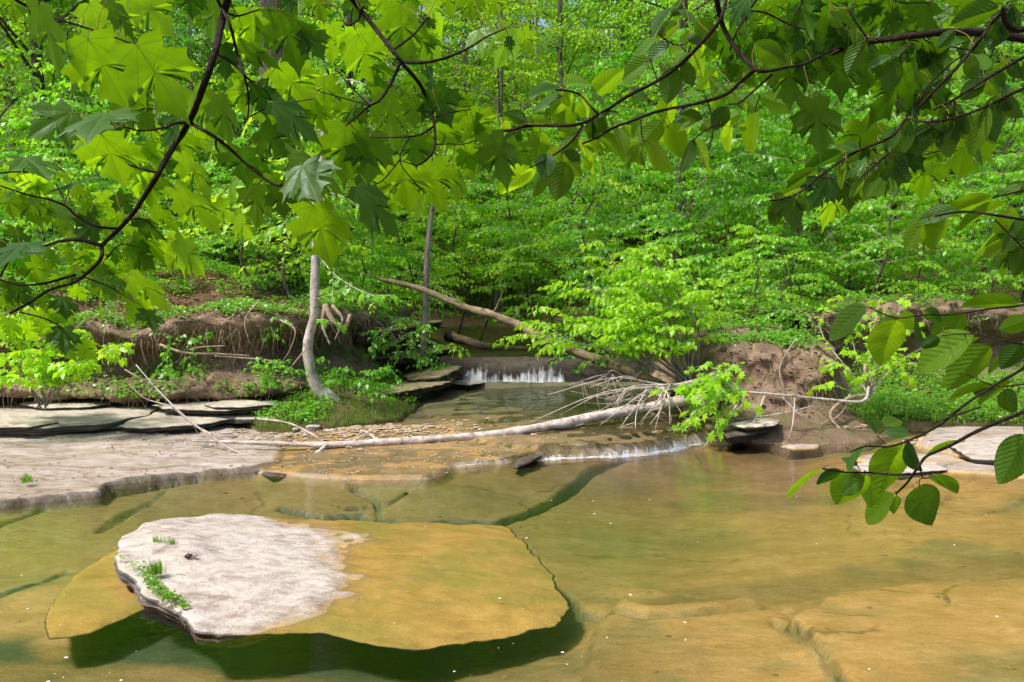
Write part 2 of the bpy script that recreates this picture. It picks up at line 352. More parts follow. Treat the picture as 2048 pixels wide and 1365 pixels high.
M['pool'] = water_mat('pool_water', ((0.36, 0.60, 0.46), .27), (1, 1, 1), (4.6, 13, 4), 0.42, 0.010)
M['riffle'] = water_mat('riffle_water', None, (0.80, 0.84, 0.68), (7, 12, 7), 0.8, 0.03)
def foam_mat(name, sx, lo, hi):
    k = NT(name); uv = k.n('ShaderNodeCombineXYZ'); k.put(uv.inputs[0], k.attr('lu').outputs['Fac']); k.put(uv.inputs[1], k.attr('lv').outputs['Fac'])
    n = k.noise(1.0, 5, 0.65, k.scaled(uv, sx)); edge = k.attr('edge').outputs['Fac']
    n = k.math('ADD', k.math('MULTIPLY', n, 0.56), k.math('MULTIPLY', k.noise(1.0, 3, 0.6, k.scaled(uv, (sx[0] * .16, sx[1] * .8, 1))), 0.50))
    a = k.ramp(k.math('ADD', n, k.math('MULTIPLY', k.math('SUBTRACT', edge, 1.0), 0.5)), (lo, 0.0), (hi, 1.0))
    d = k.bsdf((0.78, 0.80, 0.82), 0.35, None, 0.5); t = k.n('ShaderNodeBsdfTransparent')
    mx = k.n('ShaderNodeMixShader'); k.put(mx.inputs[0], a); k.put(mx.inputs[1], t); k.put(mx.inputs[2], d)
    return k.surf(mx)
M['fall'] = foam_mat('falling_water', (16, .9, 1), 0.43, 0.64)
M['fall_upper'] = foam_mat('falling_water_upper', (12, 1.1, 1), 0.42, 0.66)
M['foam'] = foam_mat('foam', (14, 14, 1), 0.48, 0.66)
k = NT('speck'); M['speck'] = k.surf(k.bsdf((0.75, 0.76, 0.70), 0.6))
# ------------------------------------------------------------------ the lie of the land
BL = [(-40, 11.0), (-14, 11.3), (-7.4, 11.7), (-5.2, 12.0), (-3.8, 11.9), (-3.1, 12.7), (-2.75, 14), (-2.55, 16), (-2.5, 18.5), (-3.6, 21), (-6, 24), (-30, 44), (-140, 60)]
BR = [(60, 14.6), (14, 14.3), (7.2, 14.0), (5.5, 13.5), (4.75, 12.2), (4.2, 11.35), (3.3, 11.2), (2.85, 11.9), (2.95, 14), (2.75, 16), (2.45, 18), (2.2, 20), (-1, 26), (-22, 50), (-140, 80)]
BLP = BL + [(-140, 11.0)]
BRP = BR + [(-140, 300), (260, 300), (260, 14.6)]
EL = [(-40, 11.0), (-14, 11.2), (-4.2, 11.5), (-3.3, 10.35), (-2.4, 10.3), (-1.9, 10.65), (-1.55, 11.1), (-1.4, 12.5), (-1.2, 14.3), (-1.1, 15.4), (-1.3, 17.5), (-2.5, 20.5), (-6, 24.8), (-30, 45), (-140, 61)]
ER = [(60, 10.9), (14, 10.9), (6.4, 10.75), (5.3, 10.9), (4.6, 10.45), (3.3, 10.25), (2.6, 10.7), (2.4, 12), (2.3, 14.5), (1.9, 15.5), (1.5, 17.5), (1.0, 20), (-2, 25), (-22, 49), (-140, 79)]
ELP = EL + [(-140, 11.0)]
ERP = ER + [(-140, 300), (260, 300), (260, 10.9)]
def chan(y):
    return np.interp(y, [0, 9, 10, 12, 14.7, 15.3, 17.5, 22, 30, 60], [-.3, -.1, .10, .18, .27, .62, .70, 1.1, 2.2, 8])
def hill(d, a, b, q):
    e = np.maximum(d - 4, 0); e2 = np.minimum(e, 16)
    return a * np.maximum(d, 0) + b * e2 * e2 + 2 * b * 16 * np.maximum(e - 16, 0) * q
def ground_h(x, y, detail=True):
    x = np.asarray(x, float); y = np.asarray(y, float)
    n = fbm(x * .5, y * .5, s=3)
    dl = sdf(x, y, BLP) + .25 * n; dr = sdf(x, y, BRP) + .25 * n
    cl = sdf(x, y, ELP); cr = sdf(x, y, ERP)
    base = np.where(y < 10, -.9, chan(y) - .4)
    toeL = .13 + np.clip(.30 * cl, 0, 1.0); toeR = .10 + np.clip(.10 * cr, 0, .35)
    zl = np.where(cl > 0, np.maximum(toeL, np.where(dl > 0, .35 + 1.28 * ss(.35, .95, dl) + hill(dl, .19, .0085, 1), -9)), -9)
    zr = np.where(cr > 0, np.maximum(toeR, np.where(dr > 0, .25 + 1.0 * ss(.35, .9, dr) + .35 * ss(1, 4, dr) + hill(dr, .11, .0115, 1), -9)), -9)
    z = np.maximum(base, np.maximum(zl, zr))
    near = ss(2.6, 1.2, y)
    z = np.maximum(z, -.9 + 1.25 * near)
    if detail:
        m = np.clip(np.maximum(cl, cr) * 2, 0, 1)
        z = z + m * (.10 * fbm(x * 1.3, y * 1.3, s=9) + .035 * fbm(x * 6, y * 6, s=12))
    return z
def gh(x, y): return float(ground_h(np.array([x]), np.array([y]))[0])
def axis(lo, d0, d1, hi, st, grow=1.18):
    mid = np.arange(d0, d1 + 1e-6, st); a = []; s = st; v = d0
    while v > lo: s *= grow; v -= s; a.append(v)
    b = []; s = st; v = mid[-1]
    while v < hi: s *= grow; v += s; b.append(v)
    return np.concatenate([a[::-1], mid, b])
gx = axis(-160, -9.5, 9.5, 160, .075); gy = axis(-60, 9.6, 19.5, 220, .075)
X, Y = np.meshgrid(gx, gy); Z = ground_h(X, Y)
dl = sdf(X, Y, BLP); dr = sdf(X, Y, BRP); cl = sdf(X, Y, ELP); cr = sdf(X, Y, ERP)
nA = fbm(X * .9, Y * .9, s=21); nB = fbm(X * 3, Y * 3, s=22)
litter = np.array([.17, .105, .062]); dirt = np.array([.20, .13, .085]); moss = np.array([.075, .10, .02]); green = np.array([.05, .085, .018])
Cg = np.zeros(X.shape + (3,)) + litter
def mixc(C, m, c): return C * (1 - m[..., None]) + m[..., None] * c
Cg = mixc(Cg, ss(.0, .5, nA) * .6, green)
Cg = mixc(Cg, (ss(.6, .1, np.minimum(np.maximum(dl, dr), 9)) * ss(-2.5, -.2, np.maximum(dl, dr))), dirt)
Cg = mixc(Cg, ss(-.15, .25, nB + .1) * (dl < .2) * (cl > 0) * .9, moss)
Cg = mixc(Cg, ss(-.3, .2, nB) * (dr < .1) * (cr > 0) * (X > 5) * .8, green)
b = MB(); b.grid(X, Y, Z, col=Cg); g = b.build('ground', M['ground']); tag(g, kind='structure')
# ------------------------------------------------------------------ creek bed (rock shelves, ledges, submerged slabs, cracks)
def GP(pts, z=0.0): return [tuple(G(a, c, z)[:2]) for a, c in pts]
S_left = GP([(510, 938), (400, 946), (300, 957), (225, 966), (195, 988), (60, 1001), (0, 1009), (-500, 1060)], .03) + [(-12, 6), (-12, 12.5), (-3.2, 12.5), (-3.0, 10.2)] + GP([(600, 868), (570, 890), (560, 925)], .05)
S_spit = GP([(508, 938), (520, 948), (600, 954), (700, 962), (850, 961), (890, 953), (905, 938), (1030, 926), (1090, 914), (1170, 914), (1290, 907), (1390, 888), (1480, 874), (1545, 868)], .0) + [(4.2, 10.6), (4.2, 18), (-5, 18), (-5, 10.2)] + GP([(540, 890)], .05)
S_spit2 = GP([(1075, 890), (1190, 888), (1280, 872), (1330, 864), (1480, 852), (1560, 850)], .14) + [(4.5, 18), (-3, 18)] + GP([(900, 862), (960, 880)], .12)
S_r1 = GP([(1700, 918), (1750, 905), (1830, 908), (1900, 912), (1935, 926), (2300, 945), (2300, 985), (1990, 950), (1900, 944), (1760, 934)], .0)
S_r2 = GP([(1835, 882), (1870, 858), (2000, 850), (2500, 850), (2500, 945), (2040, 928), (1990, 916), (1930, 905)], .06)
S_sub_r = GP([(1585, 1240), (1640, 1197), (1720, 1182), (1830, 1170), (2300, 1178), (2500, 1500), (1760, 1700), (1690, 1400), (1655, 1330), (1610, 1275)], -.1)
S_sub_m = GP([(1235, 1190), (1300, 1215), (1400, 1214), (1500, 1200), (1570, 1235), (1640, 1320), (1690, 1420), (1500, 1500), (1150, 1420), (1180, 1300), (1210, 1240)], -.2)
S_sub_l = GP([(86, 1228), (112, 1180), (150, 1142), (205, 1108), (280, 1080), (340, 1100), (340, 1200), (290, 1212), (180, 1262), (96, 1272)], -.08)
S_deep = GP([(-300, 1245), (85, 1232), (96, 1274), (180, 1264), (285, 1212), (350, 1150), (900, 1150), (1100, 1130), (1150, 1170), (1195, 1215), (1180, 1245), (1120, 1272), (860, 1330), (640, 1335), (330, 1300), (60, 1292), (-300, 1310)], -.15)
GROOVES = [([(760, 1024), (840, 1028), (900, 1021), (1000, 1020), (1060, 1003), (1110, 982), (1180, 950), (1250, 932)], .07, .16),
           ([(1000, 1040), (1045, 1065), (1075, 1110), (1120, 1150), (1160, 1190)], .07, .10),
           ([(1180, 1190), (1225, 1205), (1290, 1218), (1400, 1213), (1500, 1200), (1570, 1192)], .05, .05),
           ([(1550, 1232), (1600, 1268), (1650, 1315), (1670, 1360), (1700, 1420)], .045, .06),
           ([(-20, 1062), (80, 1035), (200, 1003), (330, 985), (430, 972)], .035, .07),
           ([(200, 1050), (270, 1022), (330, 990)], .03, .06), ([(-20, 1170), (60, 1150), (130, 1128)], .03, .10),
           ([(560, 1010), (640, 1022), (720, 1018), (760, 1028)], .035, .10), ([(760, 1028), (755, 1000), (700, 985)], .02, .06),
           ([(1880, 1010), (1960, 1025), (2060, 1000)], .02, .05), ([(1800, 990), (1880, 1000), (1990, 960), (2060, 965)], .02, .05),
           ([(820, 990), (780, 1003), (700, 1010)], .02, .06)]
def bed_h(x, y):
    wob = .06 * fbm(x * 2.6, y * 2.6, s=31) + .014 * fbm(x * 9, y * 9, s=32)
    z = -.20 + .05 * fbm(x * .8, y * 1.2, s=33) + .012 * fbm(x * 7, y * 9, s=34)
    z = z - .08 * ss(6.2, 4.2, y) * ss(1.2, -.8, x) + .05 * ss(0, 4, x) - .10 * np.exp(-(((x - 1.0) / 1.6) ** 2 + ((y - 6.6) / 1.3) ** 2))
    dsh = np.maximum(np.maximum(sdf(x, y, S_left), sdf(x, y, S_spit)), np.maximum(sdf(x, y, S_r1), sdf(x, y, S_r2))); z = z + .13 * ss(-.9, -.05, dsh)
    def put(z, poly, h, wd=.06):
        d = sdf(x, y, poly) + wob; t = ss(-wd, wd, d); return z * (1 - t) + t * h, d
    z, dd = put(z, S_deep, -.27, .22)
    z, d = put(z, S_sub_m, -.155 + .012 * fbm(x * 5, y * 5, s=36), .05)
    z, d = put(z, S_sub_r, -.085 + .02 * fbm(x * 3, y * 4, s=37), .035)
    d = sdf(x, y, S_left) + wob
    hl = .045 + np.clip(d, 0, 4) * .03 + .02 * fbm(x * 1.5, y * 3, s=38) + .006 * fbm(x * 14, y * 20, s=39)
    # thin bedding steps on the shelf
    q = .028; fq = hl / q; hl = (np.floor(fq) + ss(.25, .75, fq - np.floor(fq))) * q
    t = ss(-.03, .03, d); z = np.where(t > 0, z * (1 - t) + t * hl, z)
    d = sdf(x, y, S_spit) + wob
    hs = np.interp(x, [-2.7, -1.2, .1, 1.2, 3], [.035, .045, .07, .12, .14]) + np.clip(d - .1, 0, 6) * .022 + .016 * fbm(x * 2.5, y * 5, s=40) + .01 * fbm(x * 10, y * 14, s=41)
    hs = np.where(y > 14.5, np.maximum(hs, chan(y) - .02), hs)
    t = ss(-.05, .05, d); z = np.where(t > 0, np.maximum(z, z * (1 - t) + t * hs), z)
    d2 = sdf(x, y, S_spit2) + wob; z = z + .045 * ss(-.05, .05, d2)
    bar = np.exp(-(((x + 1.85) / 1.0) ** 2 + ((y - 10.2) / .45) ** 2)); z = z + .07 * bar
    d, hh = sdf(x, y, S_r1) + wob, .018 + .012 * fbm(x * 3, y * 5, s=42); t = ss(-.06, .06, d); z = z * (1 - t) + t * np.maximum(hh, z)
    d, hh = sdf(x, y, S_r2) + wob, .075 + .02 * fbm(x * 2, y * 3, s=43) + .03 * np.clip(d, 0, 2); t = ss(-.05, .05, d); z = z * (1 - t) + t * np.maximum(hh, z)
    for pl, wd, dp in GROOVES:
        d = seg_dist(x, y, GP(pl, -.12), False) + .6 * wob; z = z - dp * ss(wd * 1.3, wd * .3, d) * (z < .0)
    z = np.where((y < 2.7), np.minimum(z, -.3), z)
    return z
bx = np.arange(-10, 10.01, .027); by = np.concatenate([np.arange(1.6, 3.3, .1), np.arange(3.3, 12.2, .032), np.arange(12.2, 18.3, .06)])
X, Y = np.meshgrid(bx, by); Z = bed_h(X, Y)
n1 = fbm(X * 1.1, Y * 1.8, s=51); n2 = fbm(X * 4, Y * 6, s=52)
amber = np.array([.74, .44, .155]); olive = np.array([.36, .30, .12]); murk = np.array([.17, .14, .05]); teal = np.array([.085, .115, .06]); grey = np.array([.47, .395, .36]); tan = np.array([.42, .27, .12]); brown = np.array([.23, .16, .085]); wetd = np.array([.18, .165, .10]); orange = np.array([.50, .28, .09]); mossy = np.array([.12, .12, .04])
C = np.zeros(X.shape + (3,)) + amber
C = mixc(C, ss(-.1, .4, n1 + .25 * n2) * .75, olive)
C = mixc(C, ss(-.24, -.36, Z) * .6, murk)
C = mixc(C, ss(2.2, -.6, X) * ss(4.2, 7.0, Y) * .8, olive)
dk = sdf(X, Y, GP([(1180, 1175), (1400, 1150), (1600, 1135), (1800, 1118), (2100, 1105), (2300, 1110), (2300, 1165), (1900, 1168), (1700, 1178), (1560, 1195), (1350, 1200)], -.15)); C = mixc(C, ss(-.15, .2, dk + .12 * n2) * .6, np.array([.21, .145, .06]))  # brown shadow band painted into the silt colour
cen = np.exp(-(((X - 1.1) / 1.7) ** 2 + ((Y - 6.8) / 1.5) ** 2)); C = mixc(C, cen * .4, np.array([.20, .185, .05]))
C = mixc(C, ss(6.6, 8.6, Y) * ss(-.8, .6, X) * ss(4.4, 3.0, X) * .6, np.array([.20, .13, .07]))
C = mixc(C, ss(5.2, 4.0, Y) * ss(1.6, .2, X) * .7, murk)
C = mixc(C, ss(-.02, .14, sdf(X, Y, S_deep) + .04 * n2) * ss(-.14, -.26, Z), teal)  # deep bed: algae teal with the shadow below the slab edge painted in
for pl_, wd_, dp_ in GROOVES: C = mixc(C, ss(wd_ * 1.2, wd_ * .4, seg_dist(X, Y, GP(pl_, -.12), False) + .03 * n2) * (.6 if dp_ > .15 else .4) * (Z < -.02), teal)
gzy, gzx = np.gradient(Z, by, bx); C = mixc(C, ss(.7, 2.0, np.hypot(gzx, gzy)) * ss(-.07, -.12, Z) * .9, teal)  # steep underwater faces painted dark teal, algae and shade together
dryL = ss(.004, .022, Z + .008 * n2)
C = mixc(C, dryL, grey)
C = mixc(C, dryL * ss(.05, .5, n1) * .55, np.array([.36, .30, .22]))
up = ss(-.02, .06, sdf(X, Y, S_spit)) * (1 - ss(.03, .12, sdf(X, Y, S_left)))
C = mixc(C, up, brown)
C = mixc(C, up * ss(-.25, .35, n1 + .4 * n2) * ss(1.4, -.8, X) * ss(11.5, 9.6, Y), tan)
C = mixc(C, up * ss(.05, .3, n2) * ss(10, 9, Y) * ss(1.0, -.5, X) * .7, orange)
C = mixc(C, up * ss(10.4, 12.5, Y), wetd)
C = mixc(C, up * ss(10.2, 12, Y) * ss(0, .5, n1) * .6, mossy)
C = mixc(C, ss(.5, -.1, sdf(X, Y, GP([(0, 860), (200, 870), (560, 868), (560, 800), (-300, 780), (-300, 860)], .12))) * 0, mossy)
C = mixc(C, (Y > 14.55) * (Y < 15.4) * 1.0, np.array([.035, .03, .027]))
eb = sdf(X, Y, S_left) + .06 * fbm(X * 2.6, Y * 2.6, s=31); C = mixc(C, np.exp(-((eb - .012) / .035) ** 2) * .75, np.array([.10, .085, .065]))
dry = dryL * (1 - up)
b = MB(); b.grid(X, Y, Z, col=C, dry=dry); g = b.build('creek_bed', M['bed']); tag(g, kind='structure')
# ------------------------------------------------------------------ water
b = MB(); xs = np.array([-12.0, 12.0]); ys = np.array([1.2, 11.2]); V = []
for z in (-1.2, 0.0):
    for y in ys:
        for x in xs: V.append((x, y, z))
b.add(V, [(0, 2, 3, 1), (4, 5, 7, 6), (0, 1, 5, 4), (1, 3, 7, 5), (3, 2, 6, 7), (2, 0, 4, 6)])
tag(b.build('pool_water', M['pool'], smooth=False), kind='structure')
bx2 = np.arange(-3.2, 4.2, .05); by2 = np.arange(8.6, 14.75, .05); X, Y = np.meshgrid(bx2, by2); d = sdf(X, Y, S_spit)
zw = np.interp(X, [-2.7, -1.2, .1, 1.2, 3], [.03, .035, .07, .13, .15]) + np.clip(d - .1, 0, 6) * .026 + .02 * ss(-.05, .05, sdf(X, Y, S_spit2)) * 2.2 + .010 * fbm(X * 3, Y * 6, s=61) - .006
zw = np.where(X < -.9, zw - .012, zw)
b = MB(); b.grid(X, Y, zw); keep = (d.ravel()[b.Fs[0]].min(1) > -.03) & (sdf(X, Y, S_left).ravel()[b.Fs[0]].max(1) < .02); b.Fs[0] = b.Fs[0][keep]; tag(b.build('creek_water', M['riffle']), kind='structure')
X, Y = np.meshgrid(np.arange(-2.6, 3, .06), np.arange(15.3, 21, .08)); b = MB(); b.grid(X, Y, chan(Y) + .085 + .01 * fbm(X * 4, Y * 6, s=62)); tag(b.build('upper_creek_water', M['riffle']), kind='structure')
# ------------------------------------------------------------------ falling water
def curtain(mb, line, top, bot, out, nseg=90, nv=8, pw=.8):
    L = smooth_line(line, nseg); t = np.linspace(0, 1, nv)
    tan_ = nrm(np.gradient(L, axis=0)); nor = np.stack([tan_[:, 1], -tan_[:, 0]], -1)
    nor *= np.where(nor[:, 1] > 0, -1, 1)[:, None]
    prof = t ** .6
    tz_j = .02 * fbm(np.linspace(0, 14, nseg), np.zeros(nseg), s=76)
    wv = .035 * fbm(np.linspace(0, 9, nseg), np.zeros(nseg), s=75) + .012 * fbm(np.linspace(0, 22, nseg), np.zeros(nseg), s=71)
    X = L[:, None, 0] + nor[:, None, 0] * (out * prof[None] + wv[:, None]); Y = L[:, None, 1] + nor[:, None, 1] * (out * prof[None] + wv[:, None])
    tz = top(L[:, 0], L[:, 1]) if callable(top) else np.full(nseg, top); bz = bot; tz = tz + tz_j
    Z = tz[:, None] * (1 - t ** 1.6)[None] + bz * (t ** 1.6)[None]
    arc = np.concatenate([[0], np.cumsum(np.linalg.norm(np.diff(L, axis=0), axis=1))])
    e = np.minimum(1, np.minimum(np.linspace(0, 1, nseg), np.linspace(1, 0, nseg)) * 8)[:, None] * (.40 + .60 * t ** pw)[None]
    mb.grid(X, Y, Z, lu=arc[:, None] + 0 * t[None], lv=t[None] + 0 * arc[:, None], edge=e)
def foam_patch(mb, line, width, z, nseg=90, nv=7):
    L = smooth_line(line, nseg); t = np.linspace(-.15, 1, nv)
    wd = width * (.7 + .5 * fbm(np.linspace(0, 9, nseg), np.zeros(nseg), s=73))
    X = L[:, None, 0] + 0 * t[None]; Y = L[:, None, 1] - t[None] * wd[:, None]
    arc = np.concatenate([[0], np.cumsum(np.linalg.norm(np.diff(L, axis=0), axis=1))])
    e = (1 - np.clip(t, 0, 1) ** 1.2)[None] * np.minimum(1, np.minimum(np.linspace(0, 1, nseg), np.linspace(1, 0, nseg)) * 10)[:, None]
    mb.grid(X, Y, z + .006 * fbm(X * 9, Y * 9, s=74), lu=X, lv=Y, edge=e + .05)
low = GP([(1040, 926), (1090, 918), (1170, 915), (1290, 908), (1390, 889), (1420, 882)], .0)
fall = empty('waterfall', (*low[3], 0)); fall.location = (0, 0, 0)
b = MB(); curtain(b, [(x, y + .02) for x, y in low], lambda x, y: np.interp(x, [0, 1.0, 1.5, 2.4], [.05, .10, .155, .175]), -.005, .10); b.build('falling_sheet', M['fall'], fall)
b = MB(); foam_patch(b, [(x, y - .05) for x, y in low], .42, .008); b.build('foam', M['foam'], fall)
for ln_, z_, w_ in (([(1078, 889), (1130, 886), (1200, 886)], .085, .07), ([(1290, 868), (1350, 862), (1430, 860)], .165, .10), ([(1000, 905), (1040, 899), (1090, 902)], .07, .10), ([(900, 936), (960, 930), (1020, 928)], .03, .12)):
    b = MB(); foam_patch(b, GP(ln_, z_), w_, z_ + .012, 50, 5); b.build('foam', M['foam'], fall)
tag(fall, 'low white cascade spilling over the thin ledge into the foreground pool', 'waterfall')
upp = [tuple(P(px, 745, 14.95)[:2]) for px in (900, 950, 1000, 1060, 1100, 1155)]
fall = empty('waterfall')
b = MB(); curtain(b, [(x, y + .22) for x, y in upp], .715, .285, .62, 110, 14, 1.1); b.build('falling_sheet', M['fall_upper'], fall)
b = MB(); foam_patch(b, [(x, y - .38) for x, y in upp], .25, .31); b.build('foam', M['foam'], fall)
tag(fall, 'small white waterfall over the dark ledge further up the creek', 'waterfall')
# ------------------------------------------------------------------ rocks
def rock_slab(name, outline, top, thick, mat_, seed=0, rings=26, n=150, jag=.03, under=.06, steps=7, sharp=False):
    if under > .3 and not sharp: pts = smooth_line(list(outline) + [outline[0]], n + 1)[:-1]
    else:                                    # broken stone keeps its corners
        o_ = np.array(list(outline) + [outline[0]]); ar_ = np.concatenate([[0], np.cumsum(np.hypot(*np.diff(o_, axis=0).T))]); q_ = np.linspace(0, ar_[-1], n + 1)[:-1]
        pts = np.column_stack([np.interp(q_, ar_, o_[:, 0]), np.interp(q_, ar_, o_[:, 1])])
    c = pts.mean(0); ar = np.linspace(0, 2 * np.pi, n, endpoint=False)
    j = jag * fbm(pts[:, 0] * 5, pts[:, 1] * 5, s=seed) + jag * .5 * fbm(pts[:, 0] * 18, pts[:, 1] * 18, s=seed + 1)
    dirn = nrm(pts - c); pts = pts + dirn * j[:, None]
    b = MB(); f = np.linspace(0, 1, rings) ** .8
    XX = c[0] + (pts[:, 0] - c[0])[None] * f[:, None]; YY = c[1] + (pts[:, 1] - c[1])[None] * f[:, None]
    ZZ = top(XX, YY) - (.02 if under < .3 else .035) * (f[:, None] ** (10 if under < .3 else 9))
    X, Y, Z = [XX], [YY], [ZZ]
    for s_ in range(1, steps + 1):
        t = s_ / steps
        lay = .5 * jag * fbm(pts[:, 0] * 3 + s_ * 17, pts[:, 1] * 3, s=seed + 5) + (.5 * jag if s_ % 2 else -.4 * jag) * (s_ < steps)
        off = lay - under * t ** (4 if under > .3 else 1.5)
        if under > .3: sub = ss(.02, -.03, ZZ[-1]); off = off * (1 - sub) - sub * .75 * t ** .6
        X.append((pts[:, 0] + dirn[:, 0] * off)[None]); Y.append((pts[:, 1] + dirn[:, 1] * off)[None])
        Z.append((ZZ[-1] - thick * t * (1 + .2 * fbm(pts[:, 0] * 4, pts[:, 1] * 4, s=seed + 9)))[None])
    X, Y, Z = np.vstack(X), np.vstack(Y), np.vstack(Z)
    X = np.hstack([X, X[:, :1]]); Y = np.hstack([Y, Y[:, :1]]); Z = np.hstack([Z, Z[:, :1]])
    b.grid(X, Y, Z); o = b.build(name, mat_); return o
sl_px = [(230, 1108), (250, 1068), (300, 1042), (390, 1026), (480, 1022), (570, 1024), (680, 1030), (790, 1034), (900, 1034), (1000, 1036), (1040, 1060), (1062, 1092), (1098, 1128), (1112, 1165), (1140, 1200), (1112, 1246), (1050, 1258), (930, 1276), (820, 1288), (740, 1278), (640, 1255), (500, 1250), (395, 1240), (355, 1205), (295, 1175), (280, 1145), (250, 1130)]
def slab_z(x, y):
    return np.interp(x - np.interp(y, [4.4, 5.0, 5.6, 6.3, 6.8], [-1.12, -1.06, -1.20, -1.62, -1.95]), [-2.0, -1.4, -.5, 0, 1.6], [.16, .14, .055, .0, -.075]) + .020 * fbm(x * 2.6, y * 3.2, s=81) + .012 * fbm(x * 9, y * 9, s=82) + .010 * ss(.15, .4, fbm(x * 1.7, y * 2.5, s=83))
sl = [tuple(G(a, c, float(np.interp(a, [230, 640, 1140], [.14, 0, -.07])))[:2]) for a, c in sl_px]
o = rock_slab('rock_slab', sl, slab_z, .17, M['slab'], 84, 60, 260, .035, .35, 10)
tag(o, 'big flat grey slab tilting into the pool, its far half amber under water', 'rock')
sub_px = [(86, 1230), (112, 1182), (150, 1142), (205, 1106), (270, 1076), (345, 1090), (360, 1180), (300, 1210), (240, 1236), (180, 1262), (98, 1272)]
o = rock_slab('rock_slab', [tuple(G(a, c, -.06)[:2]) for a, c in sub_px], lambda x, y: -.055 + .012 * fbm(x * 3, y * 3, s=85) + .02 * (x + 2.8), .16, M['slab'], 86, 30, 200, .03, .34, 7, True)
tag(o, 'pointed amber slab wholly under water left of the big flat slab', 'rock', None, 'thing')
def flat_rock(px, z, thick, label, mat_=M['rock'], seed=0, tilt=0.0, jag=.05, group=None, name='rock_slab'):
    pts = [tuple(G(a, c, z)[:2]) for a, c in px]; cx = np.mean([p[0] for p in pts])
    o = rock_slab(name, pts, lambda x, y: z + tilt * (x - cx) + .015 * fbm(x * 3, y * 4, s=seed), thick, mat_, seed, 14, 90, jag, .10)
    return tag(o, label, 'rock', group, 'thing')
flat_rock([(315, 806), (400, 791), (520, 790), (560, 796), (545, 812), (440, 818), (330, 814)], .34, .07, 'topmost flat grey slab of the layered ledge under the dirt bank', seed=91, jag=.09)
flat_rock([(235, 848), (300, 818), (420, 815), (560, 812), (600, 822), (560, 838), (460, 834), (380, 848), (290, 853)], .22, .07, 'middle grey slab of the layered ledge, beneath the topmost slab', seed=92, jag=.09)
flat_rock([(-150, 850), (-100, 800), (60, 785), (260, 785), (330, 800), (300, 825), (200, 845), (60, 853)], .26, .10, 'broad mossy slab at the foot of the leafy shrub by the creek', seed=93, jag=.09)
flat_rock([(1024, 926), (1040, 914), (1075, 909), (1086, 913), (1060, 922), (1034, 930)], .045, .04, 'small dark wet stone at the near end of the low cascade', M['rock_wet'], 94, .1, .02)
flat_rock([(505, 941), (530, 936), (575, 938), (582, 948), (540, 950)], .015, .03, 'thin dark stone at the edge of the grey shelf', M['rock_wet'], 95, 0, .02)
flat_rock([(1440, 864), (1475, 850), (1530, 846), (1542, 856), (1505, 866), (1455, 872)], .165, .10, 'dark flat ledge stone beside the low cascade under the drooping maple', M['rock_wet'], 96, 0, .04)
flat_rock([(1460, 846), (1520, 834), (1560, 838), (1550, 848), (1490, 852)], .26, .05, 'pale flat stone on the dark ledge below the earth mound', M['rock'], 97, 0, .03)
flat_rock([(1700, 926), (1780, 915), (1880, 922), (1900, 936), (1800, 944), (1720, 938)], .035, .05, 'thin pale slab barely above the water behind the round leaves', M['slab'], 98, 0, .03)
flat_rock([(1900, 886), (1990, 872), (2120, 876), (2160, 905), (2040, 920), (1940, 912)], .11, .07, 'raised grey slab on the far shelf of the opposite bank', M['slab'], 99, 0, .04)
flat_rock([(1560, 892), (1600, 886), (1640, 888), (1636, 895), (1590, 898)], .012, .03, 'narrow pale stone breaking the water before the earth mound', M['slab'], 100, 0, .015)
flat_rock([(150, 846), (215, 828), (262, 834), (335, 832), (318, 846), (240, 852), (170, 853)], .175, .05, 'thin broken slab at the front step below the middle slab', seed=106, jag=.05)
flat_rock([(410, 806), (452, 797), (508, 800), (545, 806), (490, 810), (430, 811)], .385, .04, 'small thin slab lying on the topmost ledge slab', seed=107, jag=.04)
flat_rock([(40, 806), (95, 794), (170, 797), (232, 803), (180, 811), (90, 814)], .325, .05, 'thin angular slab lying on the broad mossy slab', seed=108, jag=.04)
flat_rock([(-60, 838), (30, 826), (92, 832), (118, 842), (60, 851), (-40, 852)], .285, .05, 'angular slab at the left end of the layered ledge', seed=109, jag=.04)
# upper ledges left of the creek
flat_rock([(892, 766), (925, 758), (965, 756), (978, 761), (940, 768)], .31, .03, 'pale flat stone at the foot of the upper waterfall', M['rock'], 101, 0, .03)
flat_rock([(800, 735), (850, 716), (905, 722), (920, 745), (880, 756), (820, 752)], .52, .22, 'rusty mossy boulder beside the upper waterfall', M['rock_moss'], 102, .15, .16)
flat_rock([(760, 768), (830, 757), (905, 758), (900, 768), (820, 778), (765, 780)], .42, .12, 'mossy flat rock in front of the rusty boulder', M['rock_moss'], 103, .1, .12)
flat_rock([(740, 700), (800, 690), (880, 690), (900, 700), (830, 710), (750, 712)], .80, .14, 'long brown ledge at the foot of the thin straight sapling', M['rock_moss'], 104, .05, .16)
flat_rock([(690, 650), (760, 640), (850, 640), (880, 650), (800, 662), (700, 664)], 1.25, .22, 'mossy ledge on the wooded slope above the sapling', M['rock_moss'], 105, .1, .2)
